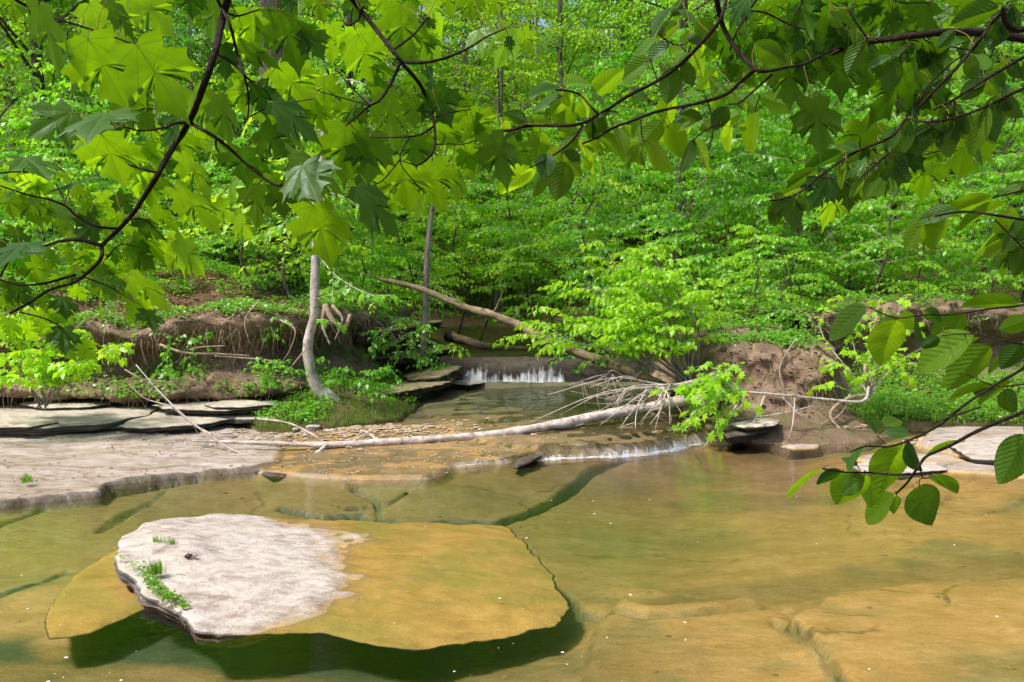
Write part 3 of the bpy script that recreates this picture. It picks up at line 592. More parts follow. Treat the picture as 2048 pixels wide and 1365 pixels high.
# dark ledge the upper water runs over
rk = MB(); L = smooth_line([tuple(P(px, 750, Yv)[:2]) for px, Yv in ((880, 15.1), (960, 14.95), (1060, 14.95), (1160, 15.0), (1260, 15.2), (1330, 15.4))], 120); t = np.linspace(0, 1, 10)
pr_o = np.array([.9, .45, .12, .02, -.08, -.12, -.17, -.2, -.22, -.2]) ; pr_z = np.array([.71, .705, .69, .65, .59, .52, .45, .38, .28, .1])
X = L[:, None, 0] + 0 * t[None]; Y = L[:, None, 1] + pr_o[None] * 1.0 + .05 * fbm(X * 4, np.broadcast_to(pr_z * 6, X.shape), s=110); Z = np.broadcast_to(pr_z, X.shape) + .02 * fbm(X * 3, Y * 5, s=111)
rk.grid(X, Y, Z); tag(rk.build('rock_ledge', M['rock_wet']), 'black wet rock ledge carrying the upper waterfall', 'rock')
def stone(px, py, z, size, label, mat_=None, seed=0, flat=.5):
    p = G(px, py, z); rng = np.random.RandomState(seed)
    u = np.linspace(0, np.pi, 9)[:, None]; v = np.linspace(0, 2 * np.pi, 15)[None]
    d = np.stack([np.sin(u) * np.cos(v), np.sin(u) * np.sin(v), np.cos(u) + 0 * v], -1)
    d[:, -1] = d[:, 0]
    r = 1 + .35 * fbm(d[..., 0] * 1.3 + seed, d[..., 1] * 1.3, d[..., 2] * 1.3, s=seed); sq = np.clip(d * 1.45, -1, 1); d = .5 * d + .5 * sq
    V = d * r[..., None] * np.array([size, size * .75, size * flat])
    b = MB(); b.grid(p[0] + V[..., 0], p[1] + V[..., 1], z + size * flat * .5 + V[..., 2]); return tag(b.build('stone', mat_ or M['slab']), label, 'stone')
stone(625, 862, .09, .10, 'pale angular stone at the left end of the gravel bar', seed=5)
stone(660, 866, .09, .06, 'small grey stone beside the pale angular stone', seed=6)
stone(592, 862, .10, .05, 'brown stone between grey shelf and gravel bar', M['pebble'], 7)
stone(315, 853, .12, .06, 'small rusty stone lying under the layered ledge', M['pebble'], 8)
stone(272, 852, .12, .05, 'tiny brown stone at the left below the layered ledge', M['pebble'], 9)
stone(908, 200 + 668, .08, .05, 'whitish stone at the right end of the gravel bar', seed=10)
stone(1497, 817, .30, .045, 'round pale stone sitting on the earth mound slope', seed=11, flat=.8)
stone(1655, 857, .08, .07, 'flat pale stone at the water under the curling roots', seed=12, flat=.3)
stone(455, 867, .12, .07, 'white flat stone on the grey shelf near the log tip', seed=13, flat=.2)
def scatter_stones(name, label, pts, smin, smax, mat_, seed):
    rng = np.random.RandomState(seed); b = MB()
    base = np.array([(1, 0, 0), (-1, 0, 0), (0, 1, 0), (0, -1, 0), (0, 0, 1), (0, 0, -1), (.7, .7, .3), (-.7, .6, .4), (.6, -.7, .35), (-.6, -.7, .3)], float)
    T = np.array([(4, 6, 7), (4, 7, 9), (4, 9, 8), (4, 8, 6), (6, 0, 2), (6, 2, 7), (7, 2, 1), (7, 1, 9), (9, 1, 3), (9, 3, 8), (8, 3, 0), (8, 0, 6), (2, 0, 5), (1, 2, 5), (3, 1, 5), (0, 3, 5)])
    n = len(pts); s = smin + (smax - smin) * rng.rand(n) ** 3; a = rng.rand(n) * 6.28
    V = base[None] * (1 + .5 * (rng.rand(n, 10, 1) - .5)) * s[:, None, None] * np.array([1, .75, .35])
    x = V[..., 0] * np.cos(a)[:, None] - V[..., 1] * np.sin(a)[:, None]; y = V[..., 0] * np.sin(a)[:, None] + V[..., 1] * np.cos(a)[:, None]
    V = np.stack([x, y, V[..., 2]], -1) + pts[:, None]
    b.add(V.reshape(-1, 3), (T[None] + np.arange(n)[:, None, None] * 10).reshape(-1, 3)); return tag(b.build(name, mat_, smooth=False), label, 'gravel', kind='stuff')
rng = np.random.RandomState(4)
p = np.column_stack([rng.normal(-1.85, .75, 1500), rng.normal(10.2, .33, 1500)]); z = bed_h(p[:, 0], p[:, 1])
scatter_stones('gravel', 'tan gravel heaped on the bar behind the pale log', np.column_stack([p, z + .005]), .008, .06, M['pebble'], 1)
p = np.column_stack([rng.uniform(-2.4, .6, 1200), rng.uniform(8.0, 9.6, 1200)]); z = bed_h(p[:, 0], p[:, 1]); m = z > .005; p, z = p[m], z[m]
scatter_stones('gravel', 'orange pebbles strewn over the wet spit before the log', np.column_stack([p, z]), .006, .025, M['pebble'], 2)
p = np.column_stack([rng.uniform(2.9, 5.2, 1100), rng.normal(10.25, .25, 1100)]); z = np.maximum(bed_h(p[:, 0], p[:, 1]), ground_h(p[:, 0], p[:, 1])); m = z > -.02; p, z = p[m], z[m]
scatter_stones('gravel', 'rusty rubble at the water below the earth mound', np.column_stack([p, z + .01]), .01, .08, M['pebble'], 3)
p = np.column_stack([rng.uniform(-5, 5, 2600), rng.uniform(3.6, 9, 2600)]); z = bed_h(p[:, 0], p[:, 1]); m = (z < -.03) & (fbm(p[:, 0] * .9, p[:, 1] * 1.6, s=88) > .08); p, z = p[m], z[m]
scatter_stones('gravel', 'small stones and silt lumps lying on the bed of the pool', np.column_stack([p, z]), .004, .03, M['pebble_wet'], 9)
p = np.column_stack([rng.uniform(-7.5, -2.4, 900), 10.9 - 3.4 * rng.rand(900) ** 1.7]); z = bed_h(p[:, 0], p[:, 1]); m = (z > .04) & (fbm(p[:, 0] * 1.3, p[:, 1] * 1.3, s=87) > .0); p, z = p[m], z[m]
scatter_stones('gravel', 'grey stone chips strewn over the bare left shelf', np.column_stack([p, z + .003]), .006, .045, M['rock'], 11)
# specks of foam and pollen adrift on the pool
p = np.column_stack([rng.uniform(-4.5, 4.5, 420), 3.6 + 5.4 * rng.rand(420) ** 1.6, np.full(420, .004)]); p = np.where((fbm(p[:, 0] * .8, p[:, 1] * 1.6, s=89) > .0)[:, None], p, np.array([-9, 8, -.5]) + 0 * p); s = .002 + .0065 * rng.rand(420) ** 3
a = np.linspace(0, 2 * np.pi, 6, endpoint=False); V = p[:, None] + s[:, None, None] * np.stack([np.cos(a) * 1.3, np.sin(a), 0 * a], -1)[None]
b = MB(); b.add(V.reshape(-1, 3), np.arange(420 * 6).reshape(-1, 6)); tag(b.build('foam_specks', M['speck']), 'white specks of foam and pollen adrift on the pool', 'foam', kind='stuff')
# ------------------------------------------------------------------ earth banks with roots
def bank(line, prof, seed, n=240, amp=.16):
    L = smooth_line(line, n); tg = nrm(np.gradient(L, axis=0)); nor = np.stack([tg[:, 1], -tg[:, 0]], -1)
    pr = smooth_line(prof, 44); arc = np.concatenate([[0], np.cumsum(np.linalg.norm(np.diff(L, axis=0), axis=1))])
    hs = 1 + .16 * fbm(arc * .55, arc * 0, s=seed + 3) + .06 * fbm(arc * 2.2, arc * 0, s=seed + 8)
    s1, s2 = arc[:, None] + 0 * pr[None, :, 0], pr[None, :, 1] + 0 * arc[:, None]
    off = pr[None, :, 0] + amp * fbm(s1 * .9, s2 * 2.0, s=seed) * 1.6 + .15 * fbm(s1 * 3.0, s2 * 4, s=seed + 1) + .06 * fbm(s1 * 11, s2 * 12, s=seed + 2, g=.62)
    X = L[:, None, 0] + nor[:, None, 0] * off; Y = L[:, None, 1] + nor[:, None, 1] * off; Z = pr[None, :, 1] * hs[:, None] + .10 * fbm(s1 * 1.6, s2 * 2, s=seed + 4) + .05 * fbm(s1 * 7, s2 * 7, s=seed + 6)
    return X, Y, Z
def fibers(mb, X, Y, Z, rows, n, seed, ln=(.12, .5), r=(.002, .006), drop=1.0):
    rng = np.random.RandomState(seed)
    for _ in range(n):
        i = rng.randint(3, X.shape[0] - 3); j = rng.randint(*rows)
        p = np.array([X[i, j], Y[i, j], Z[i, j]]); l = rng.uniform(*ln); d = np.array([rng.normal(0, .35), -.35 - .3 * rng.rand(), -.2]); pts = [p + np.array([0, .04, 0])]
        for q in range(4):
            d = d * .75 + np.array([rng.normal(0, .35), rng.normal(0, .15), -.5 * drop]); d /= np.linalg.norm(d); pts.append(pts[-1] + d * l / 4)
        mb.tube(pts, np.linspace(rng.uniform(*r), .001, 5), 4, 7, cap=False)
# the left bank
lineL = [(-13, 11.2), (-9, 11.45), (-7.0, 11.55), (-5.4, 11.75), (-4.2, 11.6), (-3.5, 11.95), (-3.0, 12.8), (-2.7, 13.8), (-2.5, 15), (-2.4, 16.5)]
profL = [(-1.6, 1.72), (-.7, 1.66), (-.1, 1.60), (.16, 1.52), (.20, 1.40), (.02, 1.25), (-.22, 1.12), (-.24, .98), (-.06, .80), (.20, .64), (.36, .52), (.34, .43), (.1, .37), (-.5, .33), (-1.2, .30)]
XB, YB, ZB = bank(lineL, profL, 120); b = MB(); b.grid(XB, YB, ZB); bl = b.build('earth_bank', M['bank']); tag(bl, 'undercut brown earth bank with hanging roots above the grey ledges', 'bank')
b = MB(); fibers(b, XB, YB, ZB, (8, 18), 480, 5, (.06, .6), (.002, .009)); fibers(b, XB, YB, ZB, (24, 38), 380, 6, (.05, .5), (.002, .008)); o = tag(b.build('fine_roots', M['root'], bl), kind='stuff')
for i, (pp, rr) in enumerate([(([(320, 690, 11.2), (370, 706, 11.1), (430, 708, 11.0), (500, 712, 11.0)]), (.022, .008)), (([(380, 700, 11.1), (400, 695, 11.0), (450, 692, 10.9)]), (.014, .006)), (([(430, 712, 11.0), (470, 715, 11.0), (540, 722, 11.0), (560, 735, 11)]), (.016, .006)),
        ([(560, 640, 11.2), (590, 660, 11.0), (580, 700, 11.0), (560, 730, 11.1)], (.014, .004)), ([(650, 610, 12.0), (665, 640, 11.9), (690, 655, 11.9), (700, 630, 12.0)], (.045, .03)), ([(650, 615, 12.0), (645, 650, 11.8), (660, 690, 11.7)], (.035, .012)), ([(665, 612, 12), (685, 640, 11.8), (670, 680, 11.8)], (.03, .01)),
        ([(610, 700, 11.2), (590, 725, 11.1), (560, 760, 11.0)], (.012, .005)), ([(250, 740, 10.9), (290, 760, 10.8), (350, 765, 10.8)], (.012, .005)), ([(520, 600, 11.6), (490, 640, 11.2), (500, 690, 11.1)], (.012, .004))]):
    b = MB(); b.tube([P(*q) for q in pp], np.linspace(rr[0], rr[1], len(pp)), 8, 18, .25, i); b.build('root', M['root'], bl)
# earth mound and recessed bank on the right
lineM = [(2.75, 15), (2.7, 13.2), (2.72, 12.0), (3.1, 11.15), (3.8, 10.95), (4.45, 11.2), (4.85, 12.0), (5.1, 13.1)][::-1]
lineM = [(x, y) for x, y in lineM][::-1]
profM = [(-1.6, 1.28), (-.9, 1.26), (-.35, 1.20), (-.05, 1.08), (.06, .92), (.04, .72), (.10, .52), (.22, .34), (.42, .22), (.75, .10), (1.05, -.05), (1.2, -.3)]
XM, YM, ZM = bank(lineM, profM, 140, 200, .14); b = MB(); b.grid(XM, YM, ZM); bm = b.build('earth_bank', M['bank']); tag(bm, 'bare brown earth mound with exposed roots beside the low cascade', 'bank')
b = MB(); fibers(b, XM, YM, ZM, (6, 26), 620, 15, (.15, .7), (.002, .007)); tag(b.build('fine_roots', M['root'], bm), kind='stuff')
for i, (pp, rr) in enumerate([([(1740, 650, 12), (1745, 690, 11.4), (1730, 735, 10.9), (1735, 775, 10.7)], (.018, .028)), ([(1650, 705, 11.2), (1630, 690, 11.1), (1625, 715, 11.0), (1632, 735, 11.0)], (.010, .008)), ([(1590, 680, 11.2), (1560, 735, 10.9), (1570, 790, 10.7)], (.012, .005)), ([(1735, 790, 10.8), (1690, 800, 10.6), (1660, 830, 10.4), (1690, 870, 10.2)], (.03, .014)), ([(1700, 790, 10.7), (1680, 830, 10.5), (1640, 850, 10.3)], (.02, .01)), ([(1470, 690, 11.3), (1480, 720, 11.1), (1440, 760, 11)], (.02, .008))]):
    b = MB(); b.tube([P(*q) for q in pp], np.linspace(rr[0], rr[1], len(pp)), 8, 18, .25, i + 30); b.build('root', M['root'], bm)
lineR = [(4.9, 13.3), (5.6, 13.7), (7.2, 14.0), (10, 14.2), (14, 14.3)]
profR = [(-1.6, 1.75), (-.6, 1.72), (0, 1.66), (.15, 1.55), (.1, 1.35), (-.12, 1.1), (-.22, .8), (-.05, .5), (.15, .3), (.2, .1)]
XR, YR, ZR = bank(lineR, profR, 160, 160, .16); b = MB(); b.grid(XR, YR, ZR); br = b.build('earth_bank', M['bank']); tag(br, 'shaded brown earth bank behind the green bench and drooping round leaves', 'bank')
b = MB(); fibers(b, XR, YR, ZR, (8, 18), 240, 25, (.15, .5), (.002, .006)); tag(b.build('fine_roots', M['root'], br), kind='stuff')
def on_bank(XX, YY, ZZ, n, js, seed):
    r_ = np.random.RandomState(seed); i_ = r_.randint(2, XX.shape[0] - 2, n); j_ = r_.randint(*js, n); return np.column_stack([XX[i_, j_], YY[i_, j_] - .01, ZZ[i_, j_]])
for XX_, YY_, ZZ_, pa, n_, sd_ in ((XB, YB, ZB, bl, 2600, 1), (XM, YM, ZM, bm, 1500, 2), (XR, YR, ZR, br, 900, 3)):
    o = scatter_stones('soil_clods', None, on_bank(XX_, YY_, ZZ_, n_, (4, 43), sd_), .006, .035, M['bank'], sd_ + 40); o.parent = pa
    if 'category' in o: del o['category']
# ------------------------------------------------------------------ fallen wood
def taper(a, c, n): return np.linspace(a, c, n)
log = empty('fallen_log')
def lp(seq): return [P(*q) for q in seq]
main = [(1470, 780, 11.0), (1390, 797, 10.75), (1300, 815, 10.5), (1200, 832, 10.25), (1100, 852, 10.0), (1000, 868, 9.8), (900, 877, 9.62), (830, 881, 9.5), (720, 887, 9.38), (650, 890, 9.3), (560, 888, 9.24), (480, 885, 9.2), (385, 882, 9.2)]
b = MB(); b.tube(lp(main), [.085, .08, .072, .066, .060, .053, .048, .045, .040, .034, .026, .020, .009], 14, 160, .34, 3); b.build('trunk', M['wood_pale'], log)
for i, (seq, r0, r1) in enumerate([
        ([(655, 889, 9.3), (625, 910, 9.1), (560, 916, 9.0), (520, 917, 9.0), (470, 903, 9.0), (420, 872, 9.05), (375, 838, 9.1), (320, 785, 9.2), (272, 730, 9.3)], .022, .006),
        ([(425, 870, 9.05), (380, 845, 9.2), (345, 815, 9.3), (290, 797, 9.4), (258, 768, 9.4)], .010, .004),
        ([(650, 888, 9.3), (622, 868, 9.3), (575, 846, 9.4), (515, 838, 9.5)], .018, .007), ([(760, 884, 9.4), (735, 866, 9.5), (722, 862, 9.6)], .018, .012),
        ([(700, 887, 9.38), (730, 868, 9.45), (742, 862, 9.5)], .012, .004), ([(700, 888, 9.35), (692, 897, 9.3)], .020, .008), ([(880, 880, 9.58), (876, 892, 9.5)], .020, .010), ([(1012, 868, 9.8), (1005, 880, 9.7)], .02, .012), ([(820, 878, 9.5), (816, 868, 9.45)], .016, .008),
        ([(1180, 838, 10.2), (1160, 850, 10.1), (1120, 858, 10.05)], .016, .012),
        ([(305, 775, 9.22), (308, 752, 9.2)], .005, .002), ([(340, 812, 9.2), (385, 850, 9.2), (395, 868, 9.2)], .006, .003)]):
    b = MB(); b.tube(lp(seq), taper(r0, r1, len(seq)), 7, 10 + 5 * len(seq), .25, i + 40); b.build('branch', M['wood_pale'], log)
tag(log, 'long pale bare log lying across the creek from ledge to gravel bar', 'log')
log2 = empty('leaning_log'); seq = [(745, 553, 13.8), (768, 560, 13.7), (790, 565, 13.6), (850, 581, 13.4), (930, 615, 13.1), (985, 630, 12.9), (1040, 652, 12.7), (1100, 684, 12.4), (1180, 714, 12.2), (1260, 745, 12.0), (1350, 785, 11.6)]
b = MB(); b.tube(lp(seq), [.022, .034, .044, .050, .056, .062, .066, .07, .074, .08, .085], 14, 140, .36, 5); b.build('trunk', M['wood_brown'], log2)
for i, (seq, r0, r1) in enumerate([([(985, 630, 12.9), (1000, 600, 12.8), (1008, 570, 12.7)], .02, .006), ([(930, 615, 13.1), (900, 590, 13.1), (860, 560, 13.2)], .014, .004), ([(1100, 685, 12.4), (1085, 700, 12.3), (1080, 715, 12.2)], .016, .006)]):
    b = MB(); b.tube(lp(seq), taper(r0, r1, 3), 6, 16, .2, i + 60); b.build('branch', M['wood_brown'], log2)
tag(log2, 'mossy brown trunk slanting down across the upper creek into the bush', 'log')
b = MB(); b.tube(lp([(895, 672, 17.8), (930, 682, 17.4), (965, 692, 17.1), (1010, 697, 17.0), (1060, 700, 17.0)]), [.12, .10, .085, .08, .06], 11, 40, .3, 9); tag(b.build('fallen_log', M['wood_dark']), 'short dark log resting above the upper waterfall', 'log')
# dead branch fan beside the bush
db = empty('dead_branch'); b = MB(); b.tube(lp([(1440, 745, 11.3), (1400, 762, 11.0), (1350, 772, 10.8), (1310, 772, 10.7)]), [.05, .045, .035, .026], 9, 24, .3, 11); b.build('stem', M['wood_pale'], db)
rng = np.random.RandomState(17); b = MB()
tg = [(1200, 850), (1235, 862), (1260, 850), (1215, 835), (1280, 845), (1160, 800), (1120, 830), (1180, 775), (1240, 800), (1300, 850), (1095, 790), (1310, 860), (1225, 820), (1270, 870), (1340, 850), (1145, 860), (1380, 850), (1060, 845)]
for tx, ty in tg:
    sx, sy = rng.uniform(1290, 1360), 770 + rng.uniform(-4, 6); Yd = rng.uniform(9.9, 10.5)
    mid = ((sx + tx) / 2 + rng.normal(0, 14), (sy + ty) / 2 - rng.uniform(0, 26), (10.75 + Yd) / 2)
    q = lp([(sx, sy, 10.75), mid, (tx, ty, Yd)]); b.tube(q, [.012, .008, .003], 5, 16, .2, 1)
    for _ in range(3):
        f = rng.uniform(.35, .85); p0 = smooth_line(q, 20)[int(f * 19)]; b.tube([p0, p0 + np.array([rng.normal(-.08, .12), rng.normal(0, .1), rng.normal(-.05, .1)]), p0 + np.array([rng.normal(-.16, .2), rng.normal(0, .15), rng.normal(-.12, .14)])], [.005, .0035, .0015], 4, 8)
b.build('twigs', M['wood_pale'], db); tag(db, 'bleached dead branch fanning its bare twigs over the pale log', 'branch')
wb = empty('dead_branch'); b = MB(); b.tube(lp([(1738, 775, 10.5), (1725, 803, 10.3), (1660, 800, 10.2), (1580, 792, 10.1), (1500, 785, 10.1), (1440, 782, 10.2), (1390, 790, 10.4)]), [.020, .020, .017, .015, .013, .011, .008], 8, 60, .25, 13); b.build('stem', M['bark_pale'], wb)
b = MB(); rng = np.random.RandomState(23)
for seq in [[(1650, 806, 10.2), (1560, 828, 10.1), (1470, 838, 10.2), (1420, 840, 10.3)], [(1590, 795, 10.1), (1585, 850, 9.95), (1575, 880, 9.9)], [(1490, 785, 10.1), (1460, 830, 9.9), (1420, 880, 9.75), (1395, 905, 9.7)], [(1530, 790, 10.1), (1510, 840, 9.9), (1480, 880, 9.8)], [(1470, 783, 10.1), (1440, 750, 10.1), (1430, 735, 10.1)], [(1560, 790, 10.1), (1600, 830, 10.0), (1640, 850, 10)], [(1450, 784, 10.1), (1400, 815, 9.9), (1370, 850, 9.8)]]:
    b.tube(lp(seq), taper(.012, .003, len(seq)), 6, 24, .2, 2)
b.build('twigs', M['bark_pale'], wb); tag(wb, 'whitish dead branch arching over the earth mound to the water', 'branch')
# ------------------------------------------------------------------ foliage
T5 = np.array([(0, 0, 0), (0, .5, 0), (0, 1, -.16), (-.31, .45, .08), (.31, .45, .08)]); F5 = np.array([(0, 4, 1), (1, 4, 2), (0, 1, 3), (1, 2, 3)])
F4 = np.array([(0, 4, 2), (0, 2, 3)])
# a small lobed leaf, for maple seedlings seen from ten metres
TM = np.array([(0, 0, 0), (.45, .1, -.02), (.26, .30, .02), (.52, .62, -.06), (.2, .58, .02), (0, 1, -.12), (-.2, .58, .02), (-.52, .62, -.06), (-.26, .30, .02), (-.45, .1, -.02)])
FM = np.array([(0, 1, 2), (0, 2, 8), (0, 8, 9), (2, 3, 4), (2, 4, 6), (2, 6, 8), (8, 6, 7), (4, 5, 6)])
def leaves(mb, p, d, n, s, T=T5, Fc=F5):
    p, d, n = (np.asarray(a, float) for a in (p, d, n)); s = np.broadcast_to(np.asarray(s, float), (len(p),))
    y = nrm(d); z = nrm(n - (n * y).sum(1, keepdims=True) * y); x = np.cross(y, z)
    V = p[:, None] + s[:, None, None] * (T[None, :, :1] * x[:, None] + T[None, :, 1:2] * y[:, None] + T[None, :, 2:] * z[:, None])
    k = len(T); mb.add(V.reshape(-1, 3), (Fc[None] + (np.arange(len(p)) * k)[:, None, None]).reshape(-1, Fc.shape[1]))
def spray(mbw, mbl, path, rad, rng, leaf, ntw, twl, gap=.55, T=T5, Fc=F5, droop=.6, wood=True, jitter=.55, start=.15):
    """a limb: its wood, flat side twigs and the leaves set alternately along them"""
    n = 14; L = smooth_line(path, n)
    if wood: mbw.tube(L, np.linspace(rad, rad * .25, n), 5, None, cap=False)
    tg = nrm(np.gradient(L, axis=0)); up = np.array([0, 0, 1.0])
    lines = [(L, start)]
    for k in range(ntw):
        f = start + (1 - start) * (k + .7 * rng.rand()) / max(ntw, 1); i = min(int(f * (n - 1)), n - 2); p0 = L[i] + (L[i + 1] - L[i]) * rng.rand(); t = tg[i]
        side = nrm(np.cross(t, up)) * (1 if k % 2 else -1)
        l = twl * (1.15 - .7 * f) * rng.uniform(.7, 1.3)
        d = nrm(t * .75 + side * rng.uniform(.5, 1.0) + up * rng.normal(.0, .14)); e = p0 + d * l + np.array([0, 0, -.18 * l])
        m = (p0 + e) / 2 + np.array([0, 0, .06 * l]); tw = smooth_line([p0, m, e], 8)
        if wood: mbw.tube(tw, np.linspace(rad * .3, rad * .12, 8), 3, None, cap=False)
        lines.append((tw, .12))
    PP, DD, NN = [], [], []
    for ln, st in lines:
        seg = np.linalg.norm(np.diff(ln, axis=0), axis=1); arc = np.concatenate([[0], np.cumsum(seg)]); tot = arc[-1]
        q = np.arange(tot * st, tot, leaf * gap)
        if len(q) == 0: q = np.array([tot])
        q = np.append(q, tot); pos = np.stack([np.interp(q, arc, ln[:, c]) for c in range(3)], -1)
        t = nrm(np.stack([np.interp(q, arc, nrm(np.gradient(ln, axis=0))[:, c]) for c in range(3)], -1))
        sd_ = nrm(np.cross(t, up)) * np.where(np.arange(len(q)) % 2, 1, -1)[:, None]; sd_[-1] *= 0
        d = nrm(t * .65 + sd_ * .8 + np.array([0, 0, -droop]) + rng.normal(0, jitter * .6, pos.shape))
        PP.append(pos); DD.append(d); NN.append(np.array([0, 0, 1.0]) + rng.normal(0, jitter, pos.shape))
    PP, DD, NN = np.vstack(PP), np.vstack(DD), np.vstack(NN)
    leaves(mbl, PP, DD, NN, leaf * rng.uniform(.65, 1.25, len(PP)), T, Fc)
def make_tree(name, seed, h, spread, leaf, nl, ntw, lo, rad, bark, leafm, T=T5, Fc=F5, tw=.5, lean=.22, gap=.6, up=.5, flat=False):
    rng = np.random.RandomState(seed); root = empty(name)
    n = 7; zz = np.linspace(0, h, n); wx = np.cumsum(rng.normal(0, lean * h / n, n)); wy = np.cumsum(rng.normal(0, lean * h / n, n)); wx -= wx[0]; wy -= wy[0]
    wx, wy = (wx, wy) if rad > .1 else (wx * 2, wy * 2); st = np.column_stack([wx, wy, zz]); st[0, 2] = -.25
    b = MB(); rr = np.linspace(rad, rad * .22, n); rr[0] *= 1.25; b.tube(st, rr, 9, 34, .22, seed); S = smooth_line(st, 40)
    bl_, bw = MB(), MB()
    for k in range(nl):
        f = lo + (1 - lo) * (k + rng.rand() * .6) / nl; p0 = S[min(int(f * 39), 39)]; az = k * 2.4 + rng.normal(0, .7)
        u = (f - lo) / (1 - lo); l = spread * (1 - .62 * u ** 1.3) * rng.uniform(.45, 1.25); rise = up * (1 if not flat else .5) * rng.uniform(-.25, 1.5)
        e = p0 + np.array([math.cos(az) * l, math.sin(az) * l, l * rise * .7 - .10 * l]); m = (p0 + e) / 2 + np.array([rng.normal(0, .05) * l, rng.normal(0, .05) * l, l * rise * .35 + .05 * l])
        spray(bw, bl_, [p0, m, e], max(rad * .28 * (1 - .6 * u), .004), rng, leaf, ntw, l * tw, gap, T, Fc)
    kid(root, b.build('trunk', bark if rad > .1 else M['bark_under'])); kid(root, bw.build('limbs', bark)); kid(root, bl_.build('crown', leafm))
    return root
def place(proto, first, x, y, label, cat, group, rz=0.0, s=1.0, z=None, name=None):
    o = proto if proto.name not in first else copy_tree(proto)
    first.add(proto.name); o.location = (x, y, (gh(x, y) if z is None else z)); o.rotation_euler = (0, 0, rz); o.scale = (s, s, s)
    return tag(o, label, cat, group)
used = set()
und = [make_tree('understory_tree', 201, 4.6, 1.9, .125, 27, 8, .22, .035, M['bark_grey'], M['leaf_mid'], flat=True),
       make_tree('understory_tree', 202, 6.2, 2.2, .135, 28, 8, .25, .045, M['bark_grey'], M['leaf_yellow']),
       make_tree('understory_tree', 203, 3.6, 1.7, .12, 23, 8, .15, .028, M['bark_grey'], M['leaf_cool'], flat=True),
       make_tree('understory_tree', 204, 5.4, 2.0, .12, 28, 7, .20, .04, M['bark_pale'], M['leaf_mid'], TM, FM, gap=.95),
       make_tree('understory_tree', 205, 7.5, 2.6, .145, 32, 9, .22, .055, M['bark_pale'], M['leaf_cool']),
       make_tree('understory_tree', 206, 2.4, 1.3, .095, 16, 7, .12, .02, M['bark_grey'], M['leaf_mid'], flat=True)]
tall = [make_tree('forest_tree', 301, 19, 4.2, .17, 44, 11, .22, .17, M['bark_grey'], M['leaf_yellow'], T5, F4, .5, .02, .62),
        make_tree('forest_tree', 302, 22, 4.8, .18, 46, 12, .25, .21, M['bark_dark'], M['leaf_mid'], T5, F4, .5, .02, .62),
        make_tree('forest_tree', 303, 16, 3.6, .16, 42, 11, .18, .12, M['bark_pale'], M['leaf_cool'], T5, F4, .5, .025, .6)]
def vis_y(px, Y): return (px - 1024) / F * Y
# understory: (photo column, distance, kind, scale) placed one by one in the near band
ZONES = [(-900, 420, 'saplings of the slope behind the undercut earth bank', 'understory tree behind the undercut earth bank'),
         (420, 900, 'saplings between the big trunk and the upper waterfall', 'understory tree between stoutest trunk and waterfall'),
         (900, 1420, 'understory trees behind the upper waterfall', 'understory tree behind waterfall and bush'),
         (1420, 1760, 'understory trees behind the earth mound', 'understory tree behind the bare earth mound'),
         (1760, 2900, 'understory trees above the shaded bank', 'understory tree above the shaded right bank')]
KW = ['tiered', 'yellow green', 'cool green', 'lobed leaved', 'pale stemmed', 'low spreading']
def zone(px):
    for a, c, g_, l_ in ZONES:
        if a <= px < c: return g_, l_
    return ZONES[-1][2], ZONES[-1][3]
rng = np.random.RandomState(77)
UND = [(60, 15.5, 2, 1), (180, 17, 0, .9), (300, 19, 5, 1), (-60, 17, 3, 1.0), (430, 20, 3, .8), (330, 24, 1, .9), (120, 23, 4, .9), (500, 26, 0, 1), (660, 17, 5, 1), (720, 18, 3, .75), (770, 17.5, 2, .8), (700, 22, 1, .8), (800, 21, 0, .9), (860, 19, 3, .8), (900, 20, 1, .8), (955, 21.5, 1, .9), (1010, 20.5, 4, .8), (1060, 18.5, 0, .85), (1110, 20, 4, .9), (1170, 17.5, 1, .8), (1230, 16.5, 2, .9), (1300, 17, 0, .9), (1370, 16, 4, .8), (1465, 13.6, 5, .8), (1560, 14.2, 2, .7), (1640, 13.8, 5, .9), (1720, 15.2, 3, .75), (1790, 15.3, 5, 1), (1870, 15.8, 0, .7), (1950, 15.4, 5, 1.1), (2030, 15.8, 2, .8), (2120, 15.5, 5, 1), (380, 15.5, 5, .7), (250, 14.5, 5, .8), (140, 14, 5, 1), (40, 14.2, 2, .7), (-60, 14, 5, 1), (585, 13.9, 5, .6), (535, 13.5, 4, .5), (605, 13.7, 0, .8), (520, 13.9, 3, .7), (640, 13.3, 1, .75), (470, 14.5, 2, .6), (330, 13.6, 5, .5), (640, 15, 5, .8), (700, 15.8, 2, .7), (760, 16.5, 5, 1), (1440, 15.5, 2, .9), (1480, 17.5, 0, 1), (1530, 16, 5, 1.2), (1570, 18.5, 4, .85), (1630, 17, 3, .9), (1700, 17.5, 2, 1), (1760, 19, 0, .9), (1800, 16.5, 5, 1), (1850, 18, 3, .9), (1930, 17, 2, .9), (1990, 19.5, 4, .85), (2060, 17, 0, .9), (2150, 18, 3, 1), (1130, 24, 0, 1.1), (1210, 22, 4, 1), (1280, 24, 1, 1), (1340, 21, 0, 1), (1410, 22, 4, 1), (1500, 23, 3, 1.1), (1590, 24, 0, 1), (1680, 22.5, 4, .9), (1780, 24, 2, 1.2), (1880, 23, 0, 1.1), (1980, 25, 4, 1), (2080, 24, 1, 1), (1000, 25, 1, 1), (920, 26, 3, 1.1), (820, 27, 1, 1), (600, 28, 0, 1), (400, 29, 3, 1), (220, 30, 4, 1), (60, 28, 0, 1), (-80, 30, 1, 1)]
